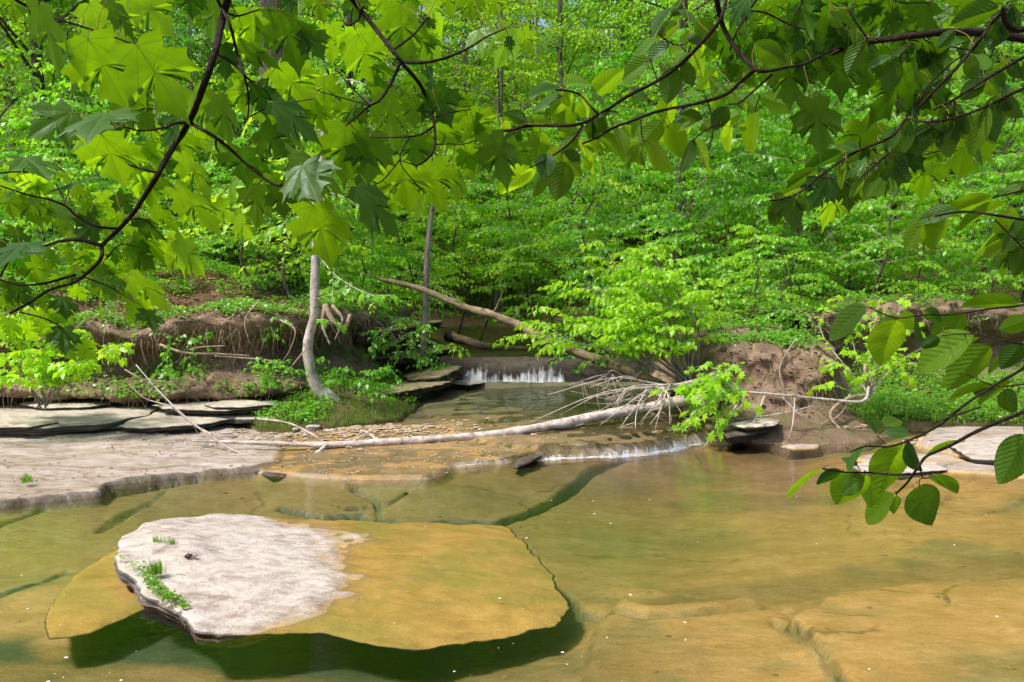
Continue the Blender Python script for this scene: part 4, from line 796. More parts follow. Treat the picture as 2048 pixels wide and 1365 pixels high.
for (px, Yd, kd, s) in UND:
    g_, l_ = zone(px); l_ = KW[kd] + ' ' + l_ + ', nearest rows'; place(und[kd], used, vis_y(px, Yd), Yd, l_, 'tree', g_, rng.uniform(0, 6.28), s)
for Yd in np.arange(27, 46, 3.2):
    for px in np.arange(-200, 2300, 4200 / Yd):
        p2 = px + rng.uniform(-60, 60); y2 = Yd + rng.uniform(-1.2, 1.2); g_, l_ = zone(p2)
        kd = [1, 4, 0, 3, 4, 1][rng.randint(6)]; l_ = KW[kd] + ' ' + l_ + (', middle rows' if Yd < 35 else ', farther uphill'); place(und[kd], used, vis_y(p2, y2), y2, l_, 'tree', g_, rng.uniform(0, 6.28), rng.uniform(.95, 1.4))
# forest trees: (photo column, distance, kind, scale, own words)
TALL = [(95, 23, 1, .95, 'tall trunk standing farthest left on the wooded slope'), (150, 26, 2, 1, 'pale leafy tree left of the arching branch'), (-30, 24, 0, .9, 'leafy tree at the left end of the wood'), (250, 28, 0, .95, 'yellow green tree behind the left branch'), (400, 27, 2, 1, 'cool leafy tree above the litter slope'), (470, 31, 1, 1, 'dark barked tree left behind the stoutest trunk'), (650, 32, 0, 1, 'yellow green tree behind the curved sapling'), (770, 28, 2, 1, 'cool leafy tree behind the thin top branch'), (1000, 27, 0, .9, 'lime green tree nearest the creek head'), (1400, 30, 2, 1, 'cool green tree behind the dark straight trunk'), (1600, 30, 0, 1, 'yellow green tree behind the dark bough'), (1860, 29, 2, 1, 'cool green tree behind the pale thin trunk'), (30, 27, 0, 1, 'slim grey trunk beside the farthest left trunk'), (320, 18, 2, .5, 'thin grey trunk rising from the litter behind the left branch'), (605, 17.2, 2, .42, 'thin pale trunk right beside the stout dark trunk'), (700, 22, 1, .75, 'grey trunk behind the curved sapling'), (742, 25, 0, .8, 'blotched pale trunk between curved and straight saplings'), (840, 30, 2, 1, 'pale trunk high behind the straight sapling'), (1030, 34, 0, 1, 'far trunk above the upper waterfall'), (1305, 36, 1, 1, 'far trunk under the white gap of sky'), (1355, 20.5, 1, .72, 'dark straight trunk behind the bush'), (1460, 28, 0, 1, 'slim trunk in shade behind the round leaved twigs'), (1795, 19.5, 2, .62, 'pale thin trunk rising above the shaded bank'), (1935, 24.5, 1, .75, 'reddish trunk between the right hand leaf sprays'), (1660, 27, 2, 1, 'grey trunk deep behind the earth mound'), (1560, 33, 0, 1.1, 'far leafy tree over the earth mound'), (1120, 29, 0, .95, 'bright yellow green tree at the head of the creek'), (930, 31, 0, 1.05, 'bright yellow green tree high above the straight sapling'), (520, 33, 0, 1, 'leafy tree behind the stout dark trunk'), (220, 35, 2, 1.1, 'leafy tree far up the left slope'), (2010, 31, 2, 1.1, 'leafy tree at the right end of the wood'), (1750, 36, 1, 1.1, 'tall tree far above the shaded bank'), (1210, 40, 2, 1.2, 'cool green tree far behind the bush'), (2120, 27, 0, 1, 'tree just beyond the right edge of the view'), (-60, 33, 1, 1.1, 'tree just beyond the left edge of the view')]
for (px, Yd, kd, s, l_) in TALL: place(tall[kd], used, vis_y(px, Yd), Yd, l_, 'tree', 'tall trees of the hillside wood', rng.uniform(0, 6.28), s)
for px, Yd in [(q + rng.uniform(-90, 90), d + rng.uniform(-3, 3)) for d, st in ((36, 200), (43, 170), (52, 150), (64, 130)) for q in np.arange(-150, 2250, st)]:
    place(tall[rng.randint(3)], used, vis_y(px, Yd), Yd, 'distant tree closing the top of the wooded hillside', 'tree', 'distant trees on the crest of the hillside', rng.uniform(0, 6.28), rng.uniform(1.0, 1.35))
ORD = ['leftmost', 'second from left', 'third from left', 'fourth from left', 'fifth from left', 'sixth from left', 'seventh from left', 'eighth from left', 'ninth from left', 'tenth from left']
_by = {}
for o in list(COL.objects):
    if o.get('label') and 'understory tree' in o['label']: _by.setdefault(o['label'], []).append(o)
for l_, L_ in _by.items():
    if 1 < len(L_) <= 10:
        for q, o in enumerate(sorted(L_, key=lambda o: o.location.x / o.location.y)): o['label'] = l_ + ', ' + ORD[q]
# the stout trunk
root = empty('forest_tree', (0, 0, 0)); base = P(556, 577, 14.6); base[2] = gh(base[0], base[1]) - .2
b = MB(); pts = [base, base + np.array([.0, 0, .35]), base + np.array([.0, 0, 1.0]), base + np.array([.02, .1, 4]), base + np.array([.1, .2, 9]), base + np.array([.2, .2, 16])]
b.tube(pts, [.58, .41, .355, .33, .30, .22], 22, 90, .28, 31); b.build('trunk', M['bark_dark'], root)
bw, bl_ = MB(), MB(); rng2 = np.random.RandomState(5)
for q in range(24):
    z0 = rng2.uniform(7, 15); az = q * 2.4; l = rng2.uniform(2.5, 4.5); p0 = base + np.array([.1, .2, z0]); e = p0 + np.array([math.cos(az) * l, math.sin(az) * l, rng2.uniform(-.3, 1)])
    spray(bw, bl_, [p0, (p0 + e) / 2 + np.array([0, 0, .3]), e], .06, rng2, .16, 10, l * .45, .62, T5, F4)
bw.build('limbs', M['bark_dark'], root); bl_.build('crown', M['leaf_mid'], root); tag(root, 'stoutest dark furrowed trunk standing on the bank above the roots', 'tree', 'tall trees of the hillside wood')
# curved sapling on the mossy toe
def sapling(name, stem, radii, sprays, bark, leafm, leaf, label, seed, T=T5, Fc=F5, gap=.7):
    root = empty(name); b = MB(); b.tube(lp(stem), radii, 12, 70, .18, seed); b.build('trunk', bark, root); bw, bl_ = MB(), MB(); rng = np.random.RandomState(seed)
    for sq, r, ntw, tl in sprays: spray(bw, bl_, lp(sq), r, rng, leaf, ntw, tl, gap, T, Fc)
    bw.build('limbs', bark, root); bl_.build('crown', leafm, root); return tag(root, label, 'tree')
sapling('curved_sapling', [(672, 812, 11.25), (655, 796, 11.25), (636, 778, 11.2), (622, 745, 11.2), (615, 705, 11.2), (620, 665, 11.2), (629, 635, 11.2), (629, 610, 11.2), (630, 560, 11.25), (632, 500, 11.3), (636, 420, 11.4), (645, 300, 11.5), (650, 150, 11.6)], [.11, .125, .092, .078, .074, .069, .067, .064, .066, .06, .055, .05, .03],
        [([(632, 505, 11.3), (665, 545, 11.1), (700, 572, 11.0), (735, 590, 10.9)], .014, 6, .35), ([(690, 565, 11.0), (740, 590, 10.8), (790, 590, 10.6)], .010, 5, .3), ([(632, 600, 11.2), (655, 590, 11.0), (690, 575, 10.9)], .008, 4, .25), ([(628, 640, 11.2), (650, 640, 11.0), (680, 650, 10.9)], .006, 3, .2), ([(640, 420, 11.4), (580, 440, 11.2), (530, 470, 11)], .010, 5, .3), ([(640, 380, 11.4), (700, 400, 11.2), (740, 430, 11)], .010, 5, .3), ([(645, 300, 11.5), (700, 290, 11.3), (760, 320, 11)], .012, 6, .4), ([(645, 260, 11.5), (590, 270, 11.3), (520, 300, 11)], .012, 6, .4), ([(648, 180, 11.6), (700, 160, 11.3), (770, 190, 11)], .012, 6, .4)],
        M['bark_pale'], M['leaf_cool'], .115, 'curved pale sapling growing out of the mossy creek edge', 41)
sapling('straight_sapling', [(843, 728, 14.8), (847, 690, 14.8), (851, 620, 14.8), (853, 540, 14.8), (858, 470, 14.8), (866, 410, 14.9), (880, 340, 14.8), (905, 270, 14.6)], [.085, .066, .06, .056, .05, .042, .028, .010],
        [([(845, 700, 14.8), (890, 690, 14.4), (920, 705, 14.1)], .006, 5, .4), ([(848, 680, 14.8), (790, 680, 14.4), (740, 705, 14.2)], .006, 6, .45), ([(858, 420, 14.9), (900, 410, 14.6), (950, 430, 14.4)], .01, 6, .5), ([(864, 350, 14.9), (820, 340, 14.6), (790, 370, 14.4)], .01, 6, .5), ([(880, 340, 14.8), (920, 300, 14.8), (980, 290, 14.5)], .010, 7, .6), ([(875, 360, 14.8), (830, 320, 14.8), (770, 300, 14.5)], .010, 7, .6)],
        M['bark_grey'], M['leaf_mid'], .115, 'thin straight sapling beside the rusty boulder at the upper fall', 42)
# shrubs near the water
def bush(name, base, mains, leafm, leaf, label, seed, rad, nlimb, ll, bark, gap=.6, T=T5, Fc=F5, ntw=6, tl=.5):
    root = empty(name); rng = np.random.RandomState(seed); bw, bl_ = MB(), MB(); p0 = P(*base)
    for tp in mains:
        e = P(*tp); m = p0 * .5 + e * .5 + np.array([rng.normal(0, .12), rng.normal(0, .2), .15]); L = smooth_line([p0 + rng.normal(0, .04, 3), m, e], 30)
        bw.tube(L, np.linspace(rad * rng.uniform(.7, 1.2), rad * .25, 30), 6, None, .2, seed, cap=False)
        for q in range(nlimb):
            f = .42 + .58 * (q + rng.rand()) / nlimb; c = L[min(int(f * 29), 29)]; az = rng.uniform(0, 6.28); l = ll * rng.uniform(.5, 1.25)
            d = np.array([math.cos(az) * l, math.sin(az) * l, l * rng.uniform(-.1, .55)])
            spray(bw, bl_, [c, c + d * .55 + np.array([0, 0, .10 * l]), c + d], rad * .3, rng, leaf, ntw, l * tl, gap, T, Fc)
    bw.build('stems', bark, root); bl_.build('foliage', leafm, root); return tag(root, label, 'shrub')
def shrub(name, base, tips, leafm, leaf, label, seed, rad=.018, ntw=8, tl=.45, bark=M['bark_grey'], T=T5, Fc=F5, gap=.62, bend=.15, start=.3):
    root = empty(name); rng = np.random.RandomState(seed); bw, bl_ = MB(), MB(); p0 = P(*base)
    for tp in tips:
        e = P(*tp); m = p0 * .45 + e * .55 + np.array([rng.normal(0, bend), rng.normal(0, bend), abs(rng.normal(0, bend)) * 1.2])
        spray(bw, bl_, [p0 + rng.normal(0, .03, 3), m, e], rad * rng.uniform(.6, 1.1), rng, leaf, ntw, tl, gap, T, Fc, start=start)
    bw.build('stems', bark, root); bl_.build('foliage', leafm, root); return tag(root, label, 'shrub')
mains = [(1250, 500, 11.7), (1200, 480, 12.0), (1310, 510, 11.5), (1170, 560, 11.4), (1300, 530, 11.9), (1350, 570, 11.6), (1120, 640, 11.2), (1215, 530, 12.2), (1390, 620, 11.5), (1160, 690, 10.9), (1270, 620, 11.0), (1080, 670, 11.6), (1330, 650, 11.0), (1240, 660, 11.0)]
bush('leafy_bush', (1385, 775, 11.4), mains, M['leaf_yellow'], .098, 'large bright green bush leaning over the creek above the dead twigs', 43, .02, 9, .62, M['bark_grey'], .62)
mains = [(20, 640, 9.8), (90, 620, 10), (160, 660, 9.6), (220, 700, 9.5), (60, 700, 9.3), (140, 730, 9.3), (-30, 680, 9.6), (215, 750, 9.4), (20, 760, 9.3), (100, 780, 9.3)]
bush('leafy_bush', (90, 810, 10.4), mains, M['leaf_yellow'], .11, 'low leafy bush spreading over the mossy slab at the left edge', 44, .013, 5, .42, M['bark_grey'], .62)
rng = np.random.RandomState(10); tips = [(1815, 590, 11.0), (1760, 600, 11), (1780, 640, 10.9), (1850, 640, 10.8), (1700, 640, 11), (1690, 700, 10.8), (1660, 730, 10.7), (1740, 700, 10.6), (1790, 700, 10.6), (1850, 730, 10.5), (1820, 760, 10.4), (1710, 760, 10.6), (1880, 680, 10.8), (1660, 600, 11.1), (1640, 770, 10.6)]
shrub('maple_sapling', (1735, 790, 10.8), tips, M['leaf_yellow'], .105, 'pale stemmed young maple arching from the roots of the earth mound', 45, .013, 5, .32, M['bark_pale'], TM, FM, .9, start=.4)
rng = np.random.RandomState(11); tips = [(1410 + rng.normal(0, 38), 800 + rng.normal(0, 40), 10.0 + rng.uniform(-.4, .4)) for q in range(12)] + [(1480, 780, 10.1), (1370, 850, 9.9), (1420, 870, 9.8), (1440, 750, 10.2), (1385, 790, 10)]
shrub('maple_sapling', (1455, 775, 10.6), tips, M['leaf_yellow'], .11, 'fresh yellow green maple sprig drooping over the low cascade', 46, .009, 4, .25, M['bark_pale'], TM, FM, .85, start=.4)
for i, (bx_, tp, l_) in enumerate([((700, 790, 11.6), [(640, 720, 11.2), (690, 735, 11.1), (760, 735, 11.2), (800, 760, 11.3), (720, 765, 11), (660, 760, 11), (770, 790, 11)], 'seedling with drooping leaves right of the curved sapling'), ((790, 690, 13.2), [(740, 660, 13), (800, 650, 13), (850, 660, 13), (880, 690, 13), (740, 700, 12.8)], 'leafy seedling on the bank below the slanting trunk'), ((560, 760, 11.4), [(520, 730, 11.2), (560, 720, 11.2), (600, 740, 11.2), (540, 765, 11)], 'small seedling rooted in the earth bank left of the curved sapling'),
        ((1400, 690, 12.6), [(1360, 640, 12.4), (1420, 620, 12.4), (1470, 640, 12.3), (1500, 670, 12.3), (1440, 660, 12)], 'dark leaved seedling between the bush and the earth mound'), ((1560, 665, 12.6), [(1500, 640, 12.4), (1560, 620, 12.3), (1620, 640, 12.3), (1600, 660, 12.1), (1530, 665, 12.1)], 'leafy plant crowning the bare earth mound'), ((120, 690, 11.8), [(60, 640, 11.5), (150, 630, 11.5), (220, 660, 11.5), (250, 690, 11.3), (330, 640, 11.5)], 'seedling on the lip of the bank behind the low leafy bush'),
        ((870, 745, 14.6), [(820, 730, 14.4), (850, 715, 14.4), (900, 735, 14.3), (880, 760, 14.2), (830, 755, 14.2)], 'small seedling among the mossy rocks at the creek edge'), ((800, 720, 13.6), [(740, 705, 13.4), (780, 690, 13.4), (830, 705, 13.4), (850, 725, 13.2), (770, 735, 13.2)], 'seedling spreading over the brown ledges by the straight sapling'), ((770, 655, 14.6), [(720, 645, 14.4), (760, 630, 14.4), (820, 640, 14.4), (860, 655, 14.2)], 'fern like seedling on the mossy ledge above the creek'), ((420, 640, 12.0), [(360, 640, 11.7), (400, 660, 11.5), (450, 655, 11.5), (480, 630, 11.6), (420, 670, 11.4)], 'leafy seedling drooping over the bank lip near its middle'), ((300, 640, 12.0), [(250, 640, 11.7), (290, 665, 11.5), (330, 650, 11.5), (270, 680, 11.4)], 'leafy seedling drooping over the bank lip left of its middle'), ((530, 640, 12.0), [(490, 640, 11.6), (530, 655, 11.5), (570, 640, 11.6), (550, 675, 11.4)], 'leafy seedling drooping over the bank lip beside the gnarled root'), ((360, 720, 11.2), [(330, 735, 11), (350, 745, 10.9), (380, 735, 10.9)], 'tiny seedling hanging in the middle of the earth bank'), ((1290, 735, 12.5), [(1200, 690, 12), (1250, 700, 11.8), (1330, 690, 12), (1360, 720, 12), (1150, 740, 11.6)], 'shaded plant under the bright bush by the slanting trunk')]):
    shrub('seedling', bx_, tp, M['leaf_cool' if i % 2 == 0 else 'leaf_low'], .085, l_, 60 + i, .006, 5, .28, start=.3)
# ground cover, litter, grass
def on_ground(n, seed, xr, yr, test=None):
    rng = np.random.RandomState(seed); x = rng.uniform(*xr, n); y = yr[0] + (yr[1] - yr[0]) * rng.rand(n) ** 1.3
    if test is not None:
        m = test(x, y, rng); x, y = x[m], y[m]
    return np.column_stack([x, y, ground_h(x, y)]), rng
cov = MB()
def cover(n, seed, xr, yr, test, hmax, s, per=5, T=T5, Fc=F5):
    p, rng = on_ground(n, seed, xr, yr, test)
    for _ in range(per):
        a = rng.uniform(0, 6.28, len(p)); q = p + np.column_stack([np.cos(a) * .06, np.sin(a) * .06, rng.uniform(.02, hmax, len(p))])
        leaves(cov, q, np.column_stack([np.cos(a), np.sin(a), rng.normal(-.1, .25, len(p))]), np.array([0, 0, 1.0]) + rng.normal(0, .35, p.shape), s * rng.uniform(.6, 1.3, len(p)), T, Fc)
fb = lambda x, y, th, s_: fbm(x * .7, y * .7, s=s_) + .5 * fbm(x * 2.2, y * 2.2, s=s_ + 1) > th
cover(15000, 1, (-14, -2.2), (12.6, 30), lambda x, y, r: (sdf(x, y, BLP) > .9) & fb(x, y, -.12, 301), .28, .085)
cover(9000, 2, (2.2, 16), (11.5, 30), lambda x, y, r: (sdf(x, y, BRP) > .7) & fb(x, y, -.25, 303), .35, .085)
cover(3500, 3, (-3.8, -1.3), (10.3, 16), lambda x, y, r: (sdf(x, y, ELP) > .12) & (sdf(x, y, BLP) < .4) & fb(x, y, -.05, 305), .12, .05)
cover(3800, 4, (4.6, 13), (10.8, 14), lambda x, y, r: (sdf(x, y, ERP) > .1) & (sdf(x, y, BRP) < .1), .28, .065)
cover(2600, 5, (-6, 8), (19, 34), lambda x, y, r: (np.maximum(sdf(x, y, BLP), sdf(x, y, BRP)) > .3), .5, .11)
for XX_, YY_, ZZ_, js, nn, sd_ in ((XB, YB, ZB, (1, 9), 1500, 71), (XB, YB, ZB, (16, 34), 1500, 72), (XM, YM, ZM, (0, 9), 900, 73), (XR, YR, ZR, (0, 10), 1100, 74), (XR, YR, ZR, (18, 40), 500, 75)):
    r_ = np.random.RandomState(sd_); i_ = r_.randint(2, XX_.shape[0] - 2, nn); j_ = r_.randint(*js, nn); p = np.column_stack([XX_[i_, j_], YY_[i_, j_], ZZ_[i_, j_]]); m = fbm(p[:, 0] * 1.6, p[:, 2] * 3 + p[:, 1], s=sd_) > -.18; p = p[m]
    for _ in range(5):
        a = r_.uniform(0, 6.28, len(p)); q = p + np.column_stack([np.cos(a) * .05, np.sin(a) * .05 - .03, r_.uniform(.0, .12, len(p))])
        leaves(cov, q, np.column_stack([np.cos(a), np.sin(a) - .4, r_.normal(-.1, .3, len(p))]), np.array([0, -.3, 1.0]) + r_.normal(0, .35, p.shape), .06 * r_.uniform(.6, 1.4, len(p)))
tag(cov.build('ground_plants', M['leaf_low']), 'low green plants carpeting the slopes and creek banks', 'undergrowth', kind='stuff')
lit = MB(); p, rng = on_ground(16000, 31, (-13, -2.4), (12.2, 27), lambda x, y, r: sdf(x, y, BLP) > .5); p2, _ = on_ground(7000, 32, (2.6, 14), (11.6, 24), lambda x, y, r: sdf(x, y, BRP) > .4); p = np.vstack([p, p2]); a = rng.uniform(0, 6.28, len(p))
leaves(lit, p + np.array([0, 0, .012]), np.column_stack([np.cos(a), np.sin(a), rng.normal(0, .2, len(p))]), np.array([0, 0, 1.0]) + rng.normal(0, .3, p.shape), rng.uniform(.05, .10, len(p)))
i_ = rng.randint(2, XB.shape[0] - 2, 3500); j_ = rng.randint(0, 9, 3500); p = np.column_stack([XB[i_, j_], YB[i_, j_], ZB[i_, j_] + .012]) + rng.normal(0, .03, (3500, 3)) * np.array([1, 1, .2]); a = rng.uniform(0, 6.28, 3500)
leaves(lit, p, np.column_stack([np.cos(a), np.sin(a), rng.normal(0, .2, 3500)]), np.array([0, 0, 1.0]) + rng.normal(0, .4, p.shape), rng.uniform(.04, .09, 3500))
p = np.column_stack([rng.uniform(-6.5, -1.5, 420), rng.uniform(7.2, 11.2, 420)]); zz = bed_h(p[:, 0], p[:, 1]); p = np.column_stack([p, zz + .008])[zz > .03]; a = rng.uniform(0, 6.28, len(p))
leaves(lit, p, np.column_stack([np.cos(a), np.sin(a), rng.normal(0, .15, len(p))]), np.array([0, 0, 1.0]) + rng.normal(0, .3, p.shape), rng.uniform(.015, .05, len(p)))
tag(lit.build('leaf_litter', M['litter']), 'dry brown leaves littering the wooded slopes', 'leaf litter', kind='stuff')
TG = np.array([(-.035, 0, 0), (.035, 0, 0), (.028, .5, .03), (0, 1, -.18), (-.028, .5, .03)]); FG = np.array([(0, 1, 2), (0, 2, 4), (4, 2, 3)])
def blades(mb, p, s, rng, spread=.5):
    a = rng.uniform(0, 6.28, len(p)); d = np.column_stack([np.cos(a) * spread * rng.rand(len(p)), np.sin(a) * spread * rng.rand(len(p)), np.ones(len(p))])
    leaves(mb, p, d, np.column_stack([np.cos(a), np.sin(a), np.full(len(p), .2)]), s * rng.uniform(.5, 1.2, len(p)), TG, FG)
gr = MB(); p, rng = on_ground(5500, 41, (-3.8, -1.3), (10.25, 14), lambda x, y, r: (sdf(x, y, ELP) > .02) & (sdf(x, y, BLP) < .3) & fb(x, y, -.25, 311)); blades(gr, p, .085, rng, .9)
p, rng = on_ground(2500, 42, (4.7, 12), (10.8, 13.6), lambda x, y, r: sdf(x, y, ERP) > .05); blades(gr, p, .2, rng, .8)
tag(gr.build('grass', M['grass']), 'short grass along the creek edge and on the far bench', 'grass', kind='stuff')
def tuft(px, py, z, n, s, rad, label, seed):
    rng = np.random.RandomState(seed); c = G(px, py, z); p = c + np.column_stack([rng.normal(0, rad, n), rng.normal(0, rad * .7, n), np.zeros(n)]); b = MB(); blades(b, p, s, rng, .9); tag(b.build('grass_tuft', M['grass']), label, 'grass')
tuft(312, 1148, .115, 150, .085, .022, 'thick grass clump on the broken edge of the slab', 1)
tuft(316, 1090, .12, 60, .07, .018, 'small grass tuft at the back of the slab', 3)
tuft(343, 1092, .12, 60, .055, .02, 'short grass tuft just right of the small tuft on the slab', 4)
tuft(52, 965, .10, 90, .09, .03, 'lone grass tuft on the bare grey shelf', 5)
def moss(px, label, seed, n, s_):
    rng = np.random.RandomState(seed); L = smooth_line([G(a, c, z) for a, c, z in px], 60); i = rng.randint(0, 60, n); p = L[i] + np.column_stack([rng.normal(0, .022, n), rng.normal(0, .02, n), np.abs(rng.normal(0, .008, n))]); a = rng.uniform(0, 6.28, n); m = fbm(p[:, 0] * 14, p[:, 1] * 14, s=seed) > -.25
    b = MB(); leaves(b, p[m], np.column_stack([np.cos(a), np.sin(a), rng.uniform(-.1, .9, n)])[m], np.column_stack([0 * a, 0 * a, 1 + 0 * a])[m] + rng.normal(0, .5, (m.sum(), 3)), s_ * rng.uniform(.5, 1.4, m.sum())); tag(b.build('moss', M['grass']), label, 'moss')
moss([(283, 1132, .125), (300, 1160, .11), (322, 1185, .095), (352, 1202, .085), (362, 1215, .07)], 'bright yellow green moss strip hanging over the broken left edge of the slab', 7, 900, .022)
moss([(242, 1112, .15), (258, 1128, .14), (275, 1140, .13)], 'thin moss along the far left corner of the slab', 8, 220, .014)
b = MB(); rng = np.random.RandomState(3); c = G(378, 1116, .115); a = np.linspace(0, 6.28, 9, endpoint=False)
leaves(b, c + rng.normal(0, .012, (9, 3)) * np.array([1, 1, .3]), np.column_stack([np.cos(a), np.sin(a), .4 + 0 * a]), np.column_stack([0 * a, 0 * a, 1 + 0 * a]) + rng.normal(0, .5, (9, 3)), rng.uniform(.03, .06, 9), TM, FM)
k = NT('dead_leaf'); tag(b.build('dead_leaf', k.surf(k.bsdf((.12, .045, .03), .8))), 'curled reddish dead leaf lying on top of the slab', 'leaf')
#FOREGROUND#
# ------------------------------------------------------------------ boughs hanging into the picture close to the camera
MAPLE = [(0, 0), (.07, -.05), (.17, -.085), (.28, -.07), (.40, -.055), (.50, -.09), (.44, .01), (.41, .08), (.345, .145), (.40, .18), (.47, .185), (.56, .23), (.70, .265), (.635, .33), (.615, .38), (.64, .46), (.74, .60), (.62, .555), (.53, .55), (.475, .585), (.46, .68), (.39, .58), (.31, .505), (.215, .475), (.22, .545), (.255, .62), (.30, .665), (.41, .80), (.31, .775), (.225, .79), (.185, .85), (.105, .90), (.05, .97), (0, 1.10)]
def round_outline():
    t = np.linspace(0, 1, 30); x = .37 * np.sin(np.pi * t ** .92) ** .72 * (1 - .10 * t) + .012 * (np.arange(30) % 2) * (t > .1) * (t < .97); x[0] = x[-1] = 0
    return list(zip(x, t))
def blade_template(half, fold, curl, lobed):
    h = np.array(half); out = np.vstack([h, h[-2:0:-1] * np.array([-1, 1])]); c = np.array([0, .36]); n = len(out)
    fs = np.linspace(0, 1, 7)[1:]; V = [c[None]] + [c + (out - c) * f for f in fs]; V = np.vstack(V)
    Fc = [np.stack([np.zeros(n, int), 1 + np.arange(n), 1 + (np.arange(n) + 1) % n], -1)]; Q = []
    for r in range(len(fs) - 1):
        a = 1 + r * n; i = np.arange(n); j = (i + 1) % n; Q.append(np.stack([a + i, a + n + i, a + n + j, a + j], -1))
    return V, Fc[0], np.vstack(Q)
TMPL = {'m': blade_template(MAPLE, 0, 0, True), 'o': blade_template(round_outline(), 0, 0, False)}
RATIO = {'m': .80, 'o': 1.36}
TINT = {'d': .02, 'k': .10, 'm': .50, 'y': .86, 't': .02}  # leaf tones from dark to bright; light and shade put into the colour
FR = np.random.RandomState(2024)
def big_leaf(mb, kind, bp, tp, wpx, mode, D):
    V, Ft, Fq = TMPL[kind]; dx, dy = tp[0] - bp[0], tp[1] - bp[1]; L = math.hypot(dx, dy); ra = RATIO[kind]
    Lt = max(L, ra * wpx); ph = math.acos(min(L / Lt, .80 if mode != 'd' else .9)); ph = min(ph, R(68)); Lt = L / math.cos(ph)
    Wt = max(wpx, .82 * Lt / ra); ro = math.acos(min(wpx / Wt, 1)); ro = min(ro, R(66)) * (1 if FR.rand() < .5 else -1); Wt = wpx / math.cos(ro)
    e = np.array([dx, 0, -dy]) / L; fwd = np.array([0, 1.0, 0]) * (-1 if mode == 't' or (mode in 'mk' and FR.rand() < .04) else 1)
    y = math.cos(ph) * e + math.sin(ph) * fwd; x0 = np.cross(np.array([0, 1.0, 0]), e); n0 = np.cross(x0, y)
    x = math.cos(ro) * x0 + math.sin(ro) * n0; z = np.cross(x, y)
    if z[2] < 0: x, z = -x, -z
    u, v = V[:, 0], V[:, 1]; ls, ws = Lt * D / F, Wt * D / F
    Wn = 1.40 if kind == 'm' else .74; uu = u / Wn
    c1, c2 = FR.uniform(.04, .16), FR.uniform(.10, .26)
    wob = .02 * fbm(u * 4 + FR.rand() * 50, v * 4, s=int(FR.randint(999)))
    if kind == 'm':
        r = np.hypot(u, v); an = np.arctan2(u, v + 1e-6); rib = np.abs(np.sin((an / R(42)) * np.pi)) * r
        dz = -c2 * r ** 2 * .8 + .05 * rib * .6 + wob
    else:
        rib = np.abs(((v - np.abs(u) * 1.0) * 9) % 1 - .5); dz = -c2 * v ** 2 + .55 * np.abs(u) * (.5 + c1 * 2) - .5 * np.abs(u) ** 2 + .008 * rib + wob
    p = P(bp[0], bp[1], D)
    W = p + x[None] * (uu * ws)[:, None] + y[None] * (v * ls)[:, None] + z[None] * (dz * ls)[:, None]
    mb.add(W, Ft, Fq, lu=u, lv=v, tint=np.full(len(V), np.clip(TINT[mode] + FR.normal(0, .13), 0, 1)))
    return p
def bough(name, label, cat, stems, twigs, lv, kind, D0, mat_, wmat):
    """stems / twigs: lists of (pixels, width at start, width at end) ; lv: leaves (base, tip, width, mode)"""
    root = empty(name); allp = []
    for st in stems:
        b = MB(); dd = st[3] if len(st) > 3 else D0; q = [P(x, y, dd + .05 * math.sin(i * 1.3)) for i, (x, y) in enumerate(st[0])]
        b.tube(q, np.linspace(st[1], st[2], len(q)) * dd / F / 2, 10, len(q) * 9, .16, 5); b.build('stem', wmat, root)
    tl = []
    for tw in twigs:
        q = [P(x, y, D0 + .04 * math.sin(i * 1.7 + x)) for i, (x, y) in enumerate(tw[0])]; b = MB(); b.tube(q, np.linspace(tw[1], tw[2], len(q)) * D0 / F / 2, 7, len(q) * 8, .2, 7)
        o = b.build('twig', wmat, root); px = smooth_line([(x, y) for x, y in tw[0]], 60); tl.append((px, o, MB(), MB(), smooth_line(q, 60)))
    for bx0, by0, tx, ty, wp, mo in lv:
        best = min(range(len(tl)), key=lambda i: np.hypot(tl[i][0][:, 0] - bx0, tl[i][0][:, 1] - by0).min())
        px, o, ml, mp, q3 = tl[best]; j = int(np.hypot(px[:, 0] - bx0, px[:, 1] - by0).argmin())
        W = max(wp, math.hypot(tx - bx0, ty - by0) / RATIO[kind]); size = .135 if kind == 'm' else .074
        D = np.clip(size * F / W, D0 - .12, D0 + .5) + FR.uniform(-.05, .05)
        if mo in 'dt': D = min(D, D0 + .1) - .07
        if mo == 'y': D += .12
        p = big_leaf(ml, kind, (bx0, by0), (tx, ty), wp, mo, D)
        e = nrm(np.array([bx0 - tx, 0, ty - by0]) + 1e-6)
        mp.tube([q3[j], (q3[j] + p) / 2 + e * .006, p], [.0011, .0008, .0009], 5, 8)
    for px, o, ml, mp, q3 in tl:
        if ml.n: ml.build('foliage', mat_, o); mp.build('petioles', M['bark_stalk'], o)
    return tag(root, label, cat)
def filler(tws, n, seed, size, modes):
    r_ = np.random.RandomState(seed); out = []
    for tw in tws:
        L = smooth_line(tw[0], 40)
        for _ in range(n):
            q = L[r_.randint(2, 40)]; a = r_.uniform(-.25, 1.25) * math.pi; l = size * r_.uniform(.55, 1.15); b0 = (q[0] + r_.normal(0, 9), q[1] + r_.normal(2, 8))
            out.append((b0[0], b0[1], b0[0] + math.cos(a) * l * .9, b0[1] + abs(math.sin(a)) * l + 8, l * r_.uniform(.55, .85), modes[r_.randint(len(modes))]))
    return out
M['bark_stalk'] = bark_mat('leaf_stalk', (0.10, 0.075, 0.02), (0.16, 0.13, 0.03), (60, 60, 60), 0.0, 0.1)
